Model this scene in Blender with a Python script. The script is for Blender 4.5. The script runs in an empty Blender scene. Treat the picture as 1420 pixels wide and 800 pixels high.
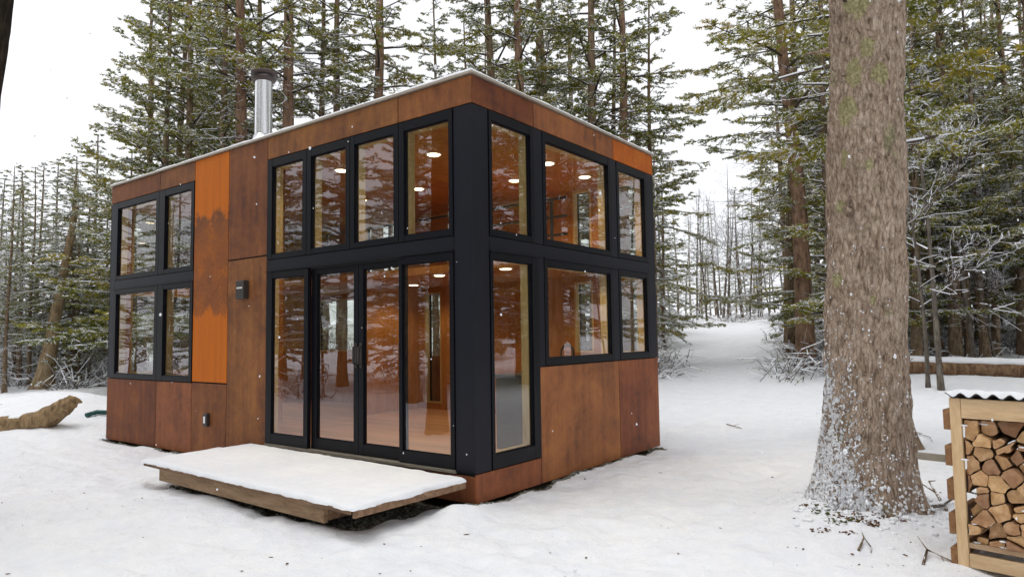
import bpy, bmesh, math, random
import numpy as np
from mathutils import Vector, Matrix, Euler

R = math.radians
S = bpy.context.scene
COL = S.collection

# ------------------------------------------------------------------ camera
CAM = np.array([4.575, -5.414, 1.723])
YAW, PITCH, ROLL = R(-36.96), R(3.912), R(-0.850)
FPX = 945.48
cam_d = bpy.data.cameras.new('camera')
cam = bpy.data.objects.new('camera', cam_d)
COL.objects.link(cam)
cam_d.sensor_width = 36.0
cam_d.lens = 36.0 * FPX / 1420.0
cam_d.clip_start = 0.05
cam_d.clip_end = 1500
_f = np.array([math.cos(PITCH) * math.sin(YAW), math.cos(PITCH) * math.cos(YAW), math.sin(PITCH)])
_r = np.array([math.cos(YAW), -math.sin(YAW), 0.0])
_u = np.cross(_r, _f)
CR = math.cos(ROLL) * _r + math.sin(ROLL) * _u
CU = -math.sin(ROLL) * _r + math.cos(ROLL) * _u
CF = _f
cam.matrix_world = Matrix(((CR[0], CU[0], -CF[0], CAM[0]), (CR[1], CU[1], -CF[1], CAM[1]),
                           (CR[2], CU[2], -CF[2], CAM[2]), (0, 0, 0, 1)))
S.camera = cam

# ------------------------------------------------------------------ sky and sun (overcast)
SUN_EL, SUN_AZ = R(76), R(235)          # azimuth clockwise from +y: the brighter cloud stands high to the left
w = bpy.data.worlds.new('World')
S.world = w
w.use_nodes = True
wn = w.node_tree
wn.nodes.clear()
sky = wn.nodes.new('ShaderNodeTexSky')
sky.sky_type = 'NISHITA'
sky.sun_disc = False
sky.sun_elevation = SUN_EL
sky.sun_rotation = SUN_AZ
sky.dust_density = 4.0
hsv = wn.nodes.new('ShaderNodeHueSaturation')
hsv.inputs['Saturation'].default_value = 0.10
bg1 = wn.nodes.new('ShaderNodeBackground')
bg1.inputs['Strength'].default_value = 0.05
bg2 = wn.nodes.new('ShaderNodeBackground')       # the even cloud layer
bg2.inputs['Color'].default_value = (0.93, 0.95, 1.0, 1)
bg2.inputs['Strength'].default_value = 0.70
addw = wn.nodes.new('ShaderNodeAddShader')
outw = wn.nodes.new('ShaderNodeOutputWorld')
wn.links.new(sky.outputs[0], hsv.inputs['Color'])
wn.links.new(hsv.outputs[0], bg1.inputs['Color'])
wn.links.new(bg1.outputs[0], addw.inputs[0])
wn.links.new(bg2.outputs[0], addw.inputs[1])
wn.links.new(addw.outputs[0], outw.inputs['Surface'])

sd = bpy.data.lights.new('sun', 'SUN')
sd.energy = 0.6
sd.angle = R(45)
sd.color = (1.0, 0.97, 0.92)
sun = bpy.data.objects.new('sun', sd)
COL.objects.link(sun)
_sd = Vector((math.sin(SUN_AZ) * math.cos(SUN_EL), math.cos(SUN_AZ) * math.cos(SUN_EL), math.sin(SUN_EL)))
sun.rotation_euler = (-_sd).to_track_quat('-Z', 'Y').to_euler()
sun.location = (0, 0, 40)

S.view_settings.view_transform = 'Standard'
S.view_settings.look = 'None'
S.view_settings.gamma = 1.0
S.view_settings.use_curve_mapping = False
S.view_settings.exposure = 0.42
S.render.engine = 'CYCLES'
S.cycles.max_bounces = 8
S.cycles.transparent_max_bounces = 24
S.cycles.caustics_reflective = False
S.cycles.caustics_refractive = False
S.cycles.sample_clamp_indirect = 4.0


# ------------------------------------------------------------------ pixel helpers
def ray(px, py):
    return CF + CR * (px - 710) / FPX + CU * (400 - py) / FPX


def at_depth(px, depth):
    """plan position on the ground under image column px at a given depth"""
    d = ray(px, 465 - 0.0148 * (px - 710))
    p = CAM + d * depth
    return p[0], p[1]


# ------------------------------------------------------------------ noise
def _hash(ix, iy, seed):
    h = (ix.astype(np.int64) * 374761393 + iy.astype(np.int64) * 668265263 + seed * 1442695041) & 0x7fffffff
    h = ((h ^ (h >> 13)) * 1274126177) & 0x7fffffff
    h = (h ^ (h >> 16)) & 0xffff
    return h / 65535.0


def vnoise(x, y, seed=0):
    x = np.asarray(x, float); y = np.asarray(y, float)
    ix = np.floor(x); iy = np.floor(y)
    fx = x - ix; fy = y - iy
    fx = fx * fx * (3 - 2 * fx); fy = fy * fy * (3 - 2 * fy)
    a = _hash(ix, iy, seed); b = _hash(ix + 1, iy, seed)
    c = _hash(ix, iy + 1, seed); d = _hash(ix + 1, iy + 1, seed)
    return (a * (1 - fx) + b * fx) * (1 - fy) + (c * (1 - fx) + d * fx) * fy - 0.5


def fbm(x, y, seed=0, octv=3):
    s = 0; a = 1.0; k = 1.0
    for i in range(octv):
        s = s + a * vnoise(x * k + 17.3 * i, y * k - 9.1 * i, seed + i); a *= 0.5; k *= 2.03
    return s


# ------------------------------------------------------------------ materials
class NT:
    def __init__(self, name):
        self.m = bpy.data.materials.new(name)
        self.m.use_nodes = True
        self.t = self.m.node_tree
        self.b = self.t.nodes['Principled BSDF']
        self.out = self.t.nodes['Material Output']

    def n(self, kind, **kw):
        nd = self.t.nodes.new('ShaderNode' + kind)
        for k, v in kw.items():
            if hasattr(nd, k):
                setattr(nd, k, v)
            else:
                nd.inputs[k.replace('_', ' ')].default_value = v
        return nd

    def l(self, a, b):
        self.t.links.new(a, b)

    def coord(self, scale=(1, 1, 1), kind='Object', rnd=True):
        tc = self.n('TexCoord')
        mp = self.n('Mapping')
        mp.inputs['Scale'].default_value = scale
        self.l(tc.outputs[kind], mp.inputs['Vector'])
        if rnd:
            oi = self.n('ObjectInfo')
            mu = self.n('Math', operation='MULTIPLY'); mu.inputs[1].default_value = 37.0
            self.l(oi.outputs['Random'], mu.inputs[0])
            self.l(mu.outputs[0], mp.inputs['Location'])
        return mp.outputs[0]

    def noise(self, vec, scale, detail=4, rough=0.55, dist=0.0):
        nd = self.n('TexNoise')
        nd.inputs['Scale'].default_value = scale
        nd.inputs['Detail'].default_value = detail
        nd.inputs['Roughness'].default_value = rough
        nd.inputs['Distortion'].default_value = dist
        self.l(vec, nd.inputs['Vector'])
        return nd.outputs['Fac']

    def ramp(self, fac, stops, interp='LINEAR'):
        r = self.n('ValToRGB')
        r.color_ramp.interpolation = interp
        e = r.color_ramp.elements
        while len(e) < len(stops):
            e.new(0.5)
        for i, (p, c) in enumerate(stops):
            e[i].position = p
            e[i].color = (*c, 1) if len(c) == 3 else c
        self.l(fac, r.inputs['Fac'])
        return r.outputs['Color']

    def mix(self, fac, a, b, blend='MIX'):
        m = self.n('Mix', data_type='RGBA', blend_type=blend)
        for sock, v in ((m.inputs[0], fac), (m.inputs[6], a), (m.inputs[7], b)):
            if isinstance(v, (int, float)):
                sock.default_value = v
            elif isinstance(v, tuple):
                sock.default_value = (*v, 1)
            else:
                self.l(v, sock)
        return m.outputs[2]

    def math(self, op, a, b=None):
        m = self.n('Math', operation=op)
        for sock, v in zip(m.inputs, (a, b)):
            if v is None:
                continue
            if isinstance(v, (int, float)):
                sock.default_value = v
            else:
                self.l(v, sock)
        return m.outputs[0]

    def bump(self, h, strength=0.3, dist=0.02):
        b = self.n('Bump')
        b.inputs['Strength'].default_value = strength
        b.inputs['Distance'].default_value = dist
        self.l(h, b.inputs['Height'])
        self.l(b.outputs[0], self.b.inputs['Normal'])

    def base(self, c):
        if isinstance(c, tuple):
            self.b.inputs['Base Color'].default_value = (*c, 1)
        else:
            self.l(c, self.b.inputs['Base Color'])

    def rough(self, v, spec=None):
        if isinstance(v, (int, float)):
            self.b.inputs['Roughness'].default_value = v
        else:
            self.l(v, self.b.inputs['Roughness'])
        if spec is not None:
            self.b.inputs['Specular IOR Level'].default_value = spec


M = {}


def rust(name, cols, vstreak=1.0, seed=0.0):
    t = NT(name)
    v = t.coord((1, 1, 1))
    vs = t.coord((9, 9, 0.7))
    big = t.noise(v, 1.3, 6, 0.6, 0.6)
    fine = t.noise(v, 9, 8, 0.72, 0.4)
    st = t.noise(vs, 1.0, 4, 0.6)
    s = t.math('ADD', t.math('MULTIPLY', big, 0.44), t.math('ADD', t.math('MULTIPLY', fine, 0.30), t.math('MULTIPLY', st, 0.26 * vstreak)))
    c = t.ramp(s, [(0.36, cols[0]), (0.46, cols[1]), (0.54, cols[2]), (0.64, cols[3])])
    # a whole sheet weathers a little lighter, darker or redder than the next
    oi = t.n('ObjectInfo')
    hs = t.n('HueSaturation')
    t.l(c, hs.inputs['Color'])
    t.l(t.math('ADD', t.math('MULTIPLY', oi.outputs['Random'], 0.35), 0.84), hs.inputs['Value'])
    t.l(t.math('ADD', t.math('MULTIPLY', oi.outputs['Random'], 0.016), 0.493), hs.inputs['Hue'])
    t.base(hs.outputs['Color'])
    t.rough(t.math('ADD', t.math('MULTIPLY', fine, 0.3), 0.42), 0.16)
    t.bump(t.math('ADD', fine, t.math('MULTIPLY', big, 2.0)), 0.12, 0.006)
    return t


def make_materials():
    # snow
    t = NT('snow')
    v = t.coord((1, 1, 1), rnd=False)
    n1 = t.noise(v, 9, 5, 0.6); n2 = t.noise(v, 60, 3, 0.6)
    t.base(t.ramp(n1, [(0.3, (0.82, 0.835, 0.87)), (0.7, (0.88, 0.885, 0.90))]))
    t.rough(0.75, 0.25)
    t.bump(t.math('ADD', t.math('MULTIPLY', n1, 1.0), t.math('MULTIPLY', n2, 0.35)), 0.45, 0.02)
    M['snow'] = t.m

    # ground: snow with bare litter and gravel where the attribute says so
    t = NT('snowy_ground')
    v = t.coord((1, 1, 1), rnd=False)
    n1 = t.noise(v, 7, 5, 0.62); n2 = t.noise(v, 48, 4, 0.65); n3 = t.noise(v, 2.2, 5, 0.6)
    at = t.n('Attribute', attribute_name='bare')
    fac = t.math('ADD', at.outputs['Fac'], t.math('MULTIPLY', t.math('SUBTRACT', t.noise(v, 16, 5, 0.7), 0.5), 1.1))
    mask = t.ramp(fac, [(0.50, (0, 0, 0)), (0.56, (1, 1, 1))])
    snowc = t.ramp(t.math('ADD', t.math('MULTIPLY', n1, 0.5), t.math('MULTIPLY', n3, 0.5)), [(0.35, (0.80, 0.815, 0.86)), (0.62, (0.88, 0.885, 0.90))])
    litter = t.ramp(n2, [(0.3, (0.045, 0.038, 0.026)), (0.5, (0.115, 0.095, 0.062)), (0.62, (0.18, 0.15, 0.10)), (0.72, (0.28, 0.26, 0.21))])
    t.base(t.mix(mask, snowc, litter))
    t.rough(0.8, 0.2)
    hgt = t.math('ADD', t.math('MULTIPLY', n1, 1.0), t.math('ADD', t.math('MULTIPLY', n2, 0.28), t.math('MULTIPLY', n3, 1.2)))
    t.bump(hgt, 0.75, 0.045)
    M['ground'] = t.m

    # corten steel
    br = [(0.085, 0.036, 0.026), (0.175, 0.064, 0.028), (0.235, 0.088, 0.034), (0.33, 0.128, 0.040)]
    M['rust'] = rust('corten', br).m
    rd = [(0.095, 0.042, 0.031), (0.215, 0.073, 0.035), (0.285, 0.097, 0.043), (0.37, 0.135, 0.046)]
    M['rust_red'] = rust('corten_red', rd).m
    M['rust_orange'] = rust('corten_orange', [(0.26, 0.070, 0.016), (0.42, 0.105, 0.016), (0.52, 0.135, 0.018), (0.60, 0.19, 0.03)], 1.2).m
    # the tall sheet: bright at its top and foot, brown between with a run edge
    t = NT('corten_run')
    v = t.coord((1, 1, 1), rnd=False)
    sx = t.n('SeparateXYZ'); tc = t.n('TexCoord'); t.l(tc.outputs['Object'], sx.inputs[0])
    w1 = t.noise(v, 3.2, 4, 0.55); w2 = t.noise(v, 20, 4, 0.6)
    ws = t.noise(t.coord((8, 8, 0.5), rnd=False), 1.0, 4, 0.6)
    z = t.math('ADD', sx.outputs['Z'], t.math('ADD', t.math('MULTIPLY', t.math('SUBTRACT', w1, 0.5), 0.75), t.math('MULTIPLY', t.math('SUBTRACT', ws, 0.5), 0.35)))
    zz = t.math('DIVIDE', z, 5.0)
    band = t.ramp(zz, [(0.0, (0, 0, 0)), (0.415, (0.05, 0.05, 0.05)), (0.435, (0.85, 0.85, 0.85)), (0.53, (0.90, 0.90, 0.90)), (0.60, (0.72, 0.72, 0.72)), (0.70, (0.98, 0.98, 0.98)), (0.722, (0.0, 0.0, 0.0))])
    o = t.ramp(t.math('ADD', t.math('MULTIPLY', w2, 0.3), t.math('MULTIPLY', ws, 0.7)), [(0.3, (0.49, 0.118, 0.007)), (0.7, (0.64, 0.168, 0.009))])
    bw = t.ramp(t.math('ADD', t.math('MULTIPLY', w2, 0.4), t.math('MULTIPLY', w1, 0.6)), [(0.36, (0.135, 0.054, 0.028)), (0.52, (0.225, 0.078, 0.026)), (0.64, (0.38, 0.11, 0.016))])
    t.base(t.mix(band, o, bw))
    t.rough(0.55, 0.14)
    t.bump(w2, 0.06, 0.004)
    M['rust_run'] = t.m

    def plain(key, col, rough, spec=0.5, metal=0.0, nscale=0, namp=0.1, bump=0.0):
        t = NT(key)
        if nscale:
            v = t.coord((1, 1, 1))
            n = t.noise(v, nscale, 4)
            t.base(t.mix(n, tuple(c * (1 - namp) for c in col), tuple(min(1, c * (1 + namp)) for c in col)))
            if bump:
                t.bump(n, bump, 0.005)
        else:
            t.base(col)
        t.rough(rough, spec)
        t.b.inputs['Metallic'].default_value = metal
        M[key] = t.m
        return t
    plain('black_metal', (0.0055, 0.006, 0.009), 0.40, 0.17, 0, 6, 0.25)
    plain('black_trim', (0.0105, 0.011, 0.017), 0.42, 0.2, 0, 3, 0.2)
    plain('backing', (0.010, 0.010, 0.010), 0.9)
    plain('steel', (0.72, 0.72, 0.74), 0.16, 0.5, 1.0)
    plain('flashing', (0.42, 0.36, 0.29), 0.45, 0.5, 0.3, 8, 0.15)
    plain('bronze', (0.035, 0.028, 0.024), 0.45)
    plain('white_line', (0.75, 0.72, 0.68), 0.5)
    plain('tarp', (0.02, 0.16, 0.11), 0.4, 0.5, 0, 5, 0.3, 0.6)
    plain('green_hose', (0.01, 0.09, 0.075), 0.5, 0.5, 0, 20, 0.3)
    plain('cabinet', (0.09, 0.085, 0.065), 0.5, 0.4, 0, 9, 0.3)
    plain('counter_top', (0.05, 0.05, 0.05), 0.3)
    plain('sofa', (0.10, 0.11, 0.14), 0.9, 0.2, 0, 40, 0.3)
    plain('iron', (0.012, 0.012, 0.012), 0.6)
    plain('roofing', (0.03, 0.03, 0.033), 0.5)
    plain('cap_iron', (0.055, 0.035, 0.028), 0.55)

    # glass: thin, double pane strength reflection
    t = NT('window_glass')
    t.t.nodes.remove(t.b)
    fr = t.n('Fresnel'); fr.inputs['IOR'].default_value = 2.15
    tr = t.n('BsdfTransparent'); tr.inputs['Color'].default_value = (0.93, 0.95, 0.93, 1)
    gl = t.n('BsdfGlossy'); gl.inputs['Roughness'].default_value = 0.0
    gl.inputs['Color'].default_value = (0.96, 0.96, 1.0, 1)
    mx = t.n('MixShader')
    ge = t.n('NewGeometry')       # reflect once per sheet, at the face turned outward
    t.l(t.math('MULTIPLY', fr.outputs[0], t.math('SUBTRACT', 1.0, ge.outputs['Backfacing'])), mx.inputs[0]); t.l(tr.outputs[0], mx.inputs[1]); t.l(gl.outputs[0], mx.inputs[2])
    t.l(mx.outputs[0], t.out.inputs['Surface'])
    M['glass'] = t.m

    # woods
    def wood(key, cols, scale=(1.5, 14, 14), rough=0.55, bump=0.15, knots=True):
        t = NT(key)
        v = t.coord(scale)
        g = t.noise(v, 2.0, 6, 0.6, 0.8)
        f = t.noise(v, 9.0, 4, 0.6)
        c = t.ramp(t.math('ADD', t.math('MULTIPLY', g, 0.7), t.math('MULTIPLY', f, 0.3)), [(0.32, cols[0]), (0.5, cols[1]), (0.68, cols[2])])
        oi = t.n('ObjectInfo')
        hs = t.n('HueSaturation'); t.l(c, hs.inputs['Color'])
        t.l(t.math('ADD', t.math('MULTIPLY', oi.outputs['Random'], 0.3), 0.85), hs.inputs['Value'])
        t.base(hs.outputs['Color'])
        t.rough(rough, 0.35)
        t.bump(g, bump, 0.004)
        M[key] = t.m
    wood('plywood', [(0.28, 0.105, 0.022), (0.40, 0.165, 0.040), (0.50, 0.23, 0.06)], (3, 3, 0.8), 0.45)
    wood('floor_wood', [(0.42, 0.20, 0.10), (0.56, 0.29, 0.15), (0.66, 0.38, 0.21)], (1.0, 9, 9), 0.4)
    wood('jamb_wood', [(0.42, 0.27, 0.10), (0.52, 0.36, 0.15), (0.60, 0.44, 0.22)], (9, 9, 1.2), 0.5)
    wood('new_lumber', [(0.50, 0.33, 0.17), (0.64, 0.44, 0.24), (0.74, 0.54, 0.32)], (8, 8, 1.4), 0.6)
    wood('new_lumber_h', [(0.52, 0.34, 0.18), (0.66, 0.46, 0.26), (0.76, 0.56, 0.34)], (1.4, 8, 8), 0.6)
    wood('slat_wood', [(0.17, 0.08, 0.035), (0.26, 0.13, 0.055), (0.36, 0.19, 0.09)], (8, 2, 8), 0.7)
    wood('deck_wood', [(0.10, 0.055, 0.03), (0.20, 0.115, 0.065), (0.33, 0.21, 0.13)], (1.2, 10, 10), 0.7, 0.3)
    wood('beam_wood', [(0.20, 0.12, 0.065), (0.36, 0.235, 0.135), (0.48, 0.335, 0.21)], (1.0, 7, 7), 0.75, 0.3)
    wood('grey_wood', [(0.13, 0.11, 0.085), (0.22, 0.19, 0.145), (0.32, 0.28, 0.22)], (1.2, 8, 8), 0.8, 0.3)

    # cut ends of split logs
    t = NT('split_wood')
    v = t.coord((1, 1, 1)); vg = t.coord((10, 1.2, 10))
    n = t.noise(v, 14, 5, 0.6); g = t.noise(vg, 3, 4)
    c = t.ramp(t.math('ADD', t.math('MULTIPLY', n, 0.6), t.math('MULTIPLY', g, 0.4)), [(0.3, (0.33, 0.165, 0.075)), (0.48, (0.50, 0.285, 0.145)), (0.68, (0.66, 0.43, 0.25))])
    oi = t.n('ObjectInfo'); hs = t.n('HueSaturation'); t.l(c, hs.inputs['Color'])
    t.l(t.math('ADD', t.math('MULTIPLY', oi.outputs['Random'], 0.65), 0.62), hs.inputs['Value'])
    t.l(t.math('ADD', t.math('MULTIPLY', oi.outputs['Random'], 0.02), 0.49), hs.inputs['Hue'])
    t.base(hs.outputs['Color']); t.rough(0.8, 0.2); t.bump(n, 0.5, 0.01)
    M['split_wood'] = t.m

    def bark(key, cols, moss=0.0, scale=1.0, snow=0.0):
        t = NT(key)
        v = t.coord((9 * scale, 9 * scale, 3.6 * scale) if key == 'bark_big' else (7 * scale, 7 * scale, 1.6 * scale))
        vi = t.coord((1, 1, 1))
        n = t.noise(v, 2.0, 7, 0.68, 0.5)
        n2 = t.noise(vi, 5.5, 5, 0.6)
        c = t.ramp(t.math('ADD', t.math('MULTIPLY', n, 0.75), t.math('MULTIPLY', n2, 0.25)), [(0.34, cols[0]), (0.47, cols[1]), (0.62, cols[2])])
        if moss:
            mk = t.ramp(t.noise(vi, 2.6, 6, 0.65), [(0.62 - moss * 0.2, (0, 0, 0)), (0.72 - moss * 0.2, (0.8, 0.8, 0.8))])
            lc = t.ramp(t.noise(vi, 30, 3), [(0.35, (0.20, 0.20, 0.11)), (0.65, (0.44, 0.42, 0.22))] if key == 'bark_big' else [(0.35, (0.10, 0.095, 0.03)), (0.65, (0.17, 0.15, 0.055))])
            c = t.mix(mk, c, lc)
        if snow:
            ge = t.n('NewGeometry'); sp = t.n('SeparateXYZ'); t.l(ge.outputs['Normal'], sp.inputs[0])
            up = t.math('ADD', t.math('MULTIPLY', sp.outputs['Z'], 0.45), t.math('MULTIPLY', sp.outputs['Y'], -0.10))
            f = t.math('ADD', up, t.math('MULTIPLY', t.math('SUBTRACT', t.noise(vi, 11, 5, 0.7), 0.5), 1.4))
            c = t.mix(t.ramp(f, [(0.44 - snow * 0.25, (0, 0, 0)), (0.50 - snow * 0.25, (1, 1, 1))]), c, (0.84, 0.85, 0.88))
        if key == 'bark_big':
            # flaky plates parted by dark cracks
            vo = t.n('TexVoronoi', feature='DISTANCE_TO_EDGE')
            wv = t.n('VectorMath', operation='ADD'); t.l(t.coord((15, 15, 5.2)), wv.inputs[0])
            nz = t.n('TexNoise'); nz.inputs['Scale'].default_value = 9.0; nz.inputs['Detail'].default_value = 4; t.l(vi, nz.inputs['Vector'])
            t.l(nz.outputs['Color'], wv.inputs[1])
            t.l(wv.outputs[0], vo.inputs['Vector']); vo.inputs['Scale'].default_value = 1.6
            crack = t.ramp(vo.outputs['Distance'], [(0.0, (0, 0, 0)), (0.11, (1, 1, 1))])
            c = t.mix(t.math('SUBTRACT', 0.34, t.math('MULTIPLY', crack, 0.34)), c, (0.10, 0.066, 0.045))
            n = t.math('ADD', t.math('MULTIPLY', n, 0.9), t.math('MULTIPLY', crack, 0.16))
            # snow driven into the bark where the attribute says it clings; pale lichen rosettes higher up
            al = t.n('Attribute', attribute_name='lichen')
            lf = t.math('ADD', al.outputs['Fac'], t.math('MULTIPLY', t.math('SUBTRACT', t.noise(vi, 14, 5, 0.7), 0.5), 1.3))
            c = t.mix(t.ramp(lf, [(0.5, (0, 0, 0)), (0.62, (0.85, 0.85, 0.85))]), c, t.ramp(t.noise(vi, 40, 3), [(0.35, (0.26, 0.24, 0.10)), (0.65, (0.55, 0.50, 0.27))]))
            an = t.n('Attribute', attribute_name='snowy')
            f = t.math('ADD', an.outputs['Fac'], t.math('ADD', t.math('MULTIPLY', t.math('SUBTRACT', t.noise(vi, 24, 4, 0.6), 0.5), 1.5), t.math('MULTIPLY', t.math('SUBTRACT', n, 0.5), 0.8)))
            sm_ = t.ramp(f, [(0.50, (0, 0, 0)), (0.55, (1, 1, 1))])
            c = t.mix(sm_, c, (0.85, 0.86, 0.89))
            n = t.math('ADD', n, t.math('MULTIPLY', sm_, 0.5))
        t.base(c); t.rough(0.9, 0.15)
        t.bump(n, 1.0, 0.055 if key == 'bark_big' else 0.03)
        M[key] = t.m
    bark('bark_big', [(0.090, 0.056, 0.038), (0.44, 0.325, 0.24), (0.70, 0.56, 0.45)], 0.10, 1.6)
    bark('bark', [(0.060, 0.041, 0.026), (0.20, 0.14, 0.09), (0.34, 0.25, 0.17)], 0.3, 0.8, 0.15)
    bark('bark_red', [(0.065, 0.038, 0.025), (0.195, 0.118, 0.077), (0.32, 0.21, 0.14)], 0.1, 0.8, 0.1)
    bark('bark_dark', [(0.006, 0.005, 0.004), (0.022, 0.016, 0.011), (0.055, 0.040, 0.028)], 0, 1.0)
    bark('bark_grey', [(0.05, 0.042, 0.034), (0.13, 0.11, 0.09), (0.22, 0.19, 0.155)], 0.1, 0.8, 0.3)
    bark('log_bark', [(0.045, 0.026, 0.016), (0.17, 0.10, 0.058), (0.30, 0.19, 0.11)], 0, 0.8, 0.0)
    bark('bark_pale', [(0.10, 0.065, 0.035), (0.27, 0.195, 0.11), (0.42, 0.32, 0.20)], 0.1, 0.7, 0.0)
    bark('drift', [(0.075, 0.050, 0.028), (0.23, 0.155, 0.085), (0.42, 0.29, 0.16)], 0, 0.9, 0.0)

    # needles: tint attribute per twig
    t = NT('needles')
    a = t.n('Attribute', attribute_name='tint')
    oi = t.n('ObjectInfo')
    c = t.ramp(a.outputs['Fac'], [(0.0, (0.056, 0.074, 0.014)), (0.35, (0.145, 0.170, 0.022)), (0.7, (0.265, 0.260, 0.030)), (1.0, (0.38, 0.32, 0.045))])
    hs = t.n('HueSaturation'); t.l(c, hs.inputs['Color'])
    t.l(t.math('ADD', t.math('MULTIPLY', oi.outputs['Random'], 0.5), 0.85), hs.inputs['Value'])
    t.l(t.math('ADD', t.math('MULTIPLY', oi.outputs['Random'], -0.03), 0.508), hs.inputs['Hue'])
    t.base(hs.outputs['Color']); t.rough(0.6, 0.2)
    tl = t.n('BsdfTranslucent'); t.l(hs.outputs['Color'], tl.inputs['Color'])   # light comes through thin needles
    mx = t.n('MixShader'); mx.inputs[0].default_value = 0.38
    t.l(t.b.outputs[0], mx.inputs[1]); t.l(tl.outputs[0], mx.inputs[2]); t.l(mx.outputs[0], t.out.inputs['Surface'])
    M['needles'] = t.m
    t = NT('twig_bark')
    a = t.n('Attribute', attribute_name='tint')
    t.base(t.ramp(a.outputs['Fac'], [(0, (0.045, 0.033, 0.024)), (1, (0.16, 0.125, 0.095))])); t.rough(0.9, 0.1)
    M['twig'] = t.m
    t = NT('twig_snow'); t.base((0.83, 0.84, 0.88)); t.rough(0.8, 0.2)
    M['twig_snow'] = t.m
    t = NT('stone')
    v = t.coord((1, 1, 1), rnd=False); n = t.noise(v, 25, 3)
    t.base(t.ramp(n, [(0.35, (0.08, 0.08, 0.065)), (0.55, (0.20, 0.20, 0.165)), (0.7, (0.40, 0.40, 0.36))])); t.rough(0.8, 0.3)
    M['stone'] = t.m
    t = NT('lamp_glow')
    t.base((1, 0.9, 0.7))
    t.b.inputs['Emission Color'].default_value = (1.0, 0.80, 0.52, 1)
    t.b.inputs['Emission Strength'].default_value = 6.0
    M['lamp'] = t.m
    t = NT('leaf_litter')
    v = t.coord((1, 1, 1), rnd=False); n = t.noise(v, 30, 4)
    t.base(t.ramp(n, [(0.3, (0.045, 0.022, 0.012)), (0.5, (0.13, 0.065, 0.03)), (0.7, (0.22, 0.13, 0.07))])); t.rough(0.9, 0.1)
    M['leaf_litter'] = t.m
    t = NT('moss')
    v = t.coord((1, 1, 1), rnd=False); n = t.noise(v, 40, 4)
    t.base(t.ramp(n, [(0.3, (0.03, 0.04, 0.01)), (0.7, (0.12, 0.13, 0.03))])); t.rough(0.95, 0.1)
    M['moss'] = t.m


make_materials()


# ------------------------------------------------------------------ geometry helpers
class B:
    def __init__(s):
        s.v = []; s.f = []; s.m = []

    def box(s, x0, x1, y0, y1, z0, z1, m=0):
        x0, x1 = min(x0, x1), max(x0, x1); y0, y1 = min(y0, y1), max(y0, y1); z0, z1 = min(z0, z1), max(z0, z1)
        k = len(s.v)
        s.v += [(x, y, z) for z in (z0, z1) for y in (y0, y1) for x in (x0, x1)]
        for q in ((0, 2, 3, 1), (4, 5, 7, 6), (0, 1, 5, 4), (2, 6, 7, 3), (0, 4, 6, 2), (1, 3, 7, 5)):
            s.f.append(tuple(k + i for i in q)); s.m.append(m)
        return s

    def tube(s, pts, rad, n=8, m=0, caps=True, squash=1.0):
        pts = [np.array(p, float) for p in pts]
        if not hasattr(rad, '__len__'):
            rad = [rad] * len(pts)
        k = len(s.v)
        prev = None
        for i, p in enumerate(pts):
            d = pts[min(i + 1, len(pts) - 1)] - pts[max(i - 1, 0)]
            d = d / (np.linalg.norm(d) + 1e-9)
            if prev is None:
                a = np.array([0, 0, 1.0]) if abs(d[2]) < 0.9 else np.array([1.0, 0, 0])
                u = np.cross(a, d)
            else:
                u = prev - d * (prev @ d)
            u /= np.linalg.norm(u) + 1e-9
            prev = u
            vv = np.cross(d, u)
            for j in range(n):
                t = 2 * math.pi * j / n
                s.v.append(tuple(p + rad[i] * (math.cos(t) * u + squash * math.sin(t) * vv)))
        for i in range(len(pts) - 1):
            for j in range(n):
                a = k + i * n + j; b = k + i * n + (j + 1) % n
                s.f.append((a, b, b + n, a + n)); s.m.append(m)
        if caps:
            s.f.append(tuple(k + j for j in reversed(range(n)))); s.m.append(m)
            e = k + (len(pts) - 1) * n
            s.f.append(tuple(e + j for j in range(n))); s.m.append(m)
        return s

    def lathe(s, prof, n=24, c=(0, 0), m=0):
        k = len(s.v)
        for r, z in prof:
            for j in range(n):
                t = 2 * math.pi * j / n
                s.v.append((c[0] + r * math.cos(t), c[1] + r * math.sin(t), z))
        for i in range(len(prof) - 1):
            for j in range(n):
                a = k + i * n + j; b = k + i * n + (j + 1) % n
                s.f.append((a, b, b + n, a + n)); s.m.append(m)
        s.f.append(tuple(k + j for j in reversed(range(n)))); s.m.append(m)
        e = k + (len(prof) - 1) * n
        s.f.append(tuple(e + j for j in range(n))); s.m.append(m)
        return s

    def mesh(s, name, mats, smooth=False):
        me = bpy.data.meshes.new(name)
        me.from_pydata(s.v, [], s.f)
        for mt in mats:
            me.materials.append(M[mt])
        if len(mats) > 1:
            me.polygons.foreach_set('material_index', s.m)
        if smooth:
            me.polygons.foreach_set('use_smooth', [True] * len(me.polygons))
        me.update()
        return me


def link(name, me, parent=None, loc=None):
    o = bpy.data.objects.new(name, me)
    COL.objects.link(o)
    if parent is not None:
        o.parent = parent
    if loc is not None:
        o.location = loc
    return o


def obj(name, b, mats, parent=None, smooth=False, bevel=0.0, loc=None):
    if isinstance(mats, str):
        mats = [mats]
    me = b.mesh(name, mats, smooth)
    if bevel:
        bm = bmesh.new(); bm.from_mesh(me)
        bmesh.ops.bevel(bm, geom=bm.edges[:], offset=bevel, segments=1, affect='EDGES', clamp_overlap=True)
        bm.to_mesh(me); bm.free()
    return link(name, me, parent, loc)


def tag(o, label=None, cat=None, group=None, kind=None):
    if label: o['label'] = label
    if cat: o['category'] = cat
    if group: o['group'] = group
    if kind: o['kind'] = kind
    return o


def thing(name, label, cat, loc=(0, 0, 0), rz=0.0, group=None):
    o = bpy.data.objects.new(name, None)
    o.empty_display_size = 0.2
    COL.objects.link(o)
    o.location = loc
    o.rotation_euler = (0, 0, rz)
    return tag(o, label, cat, group)


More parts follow.
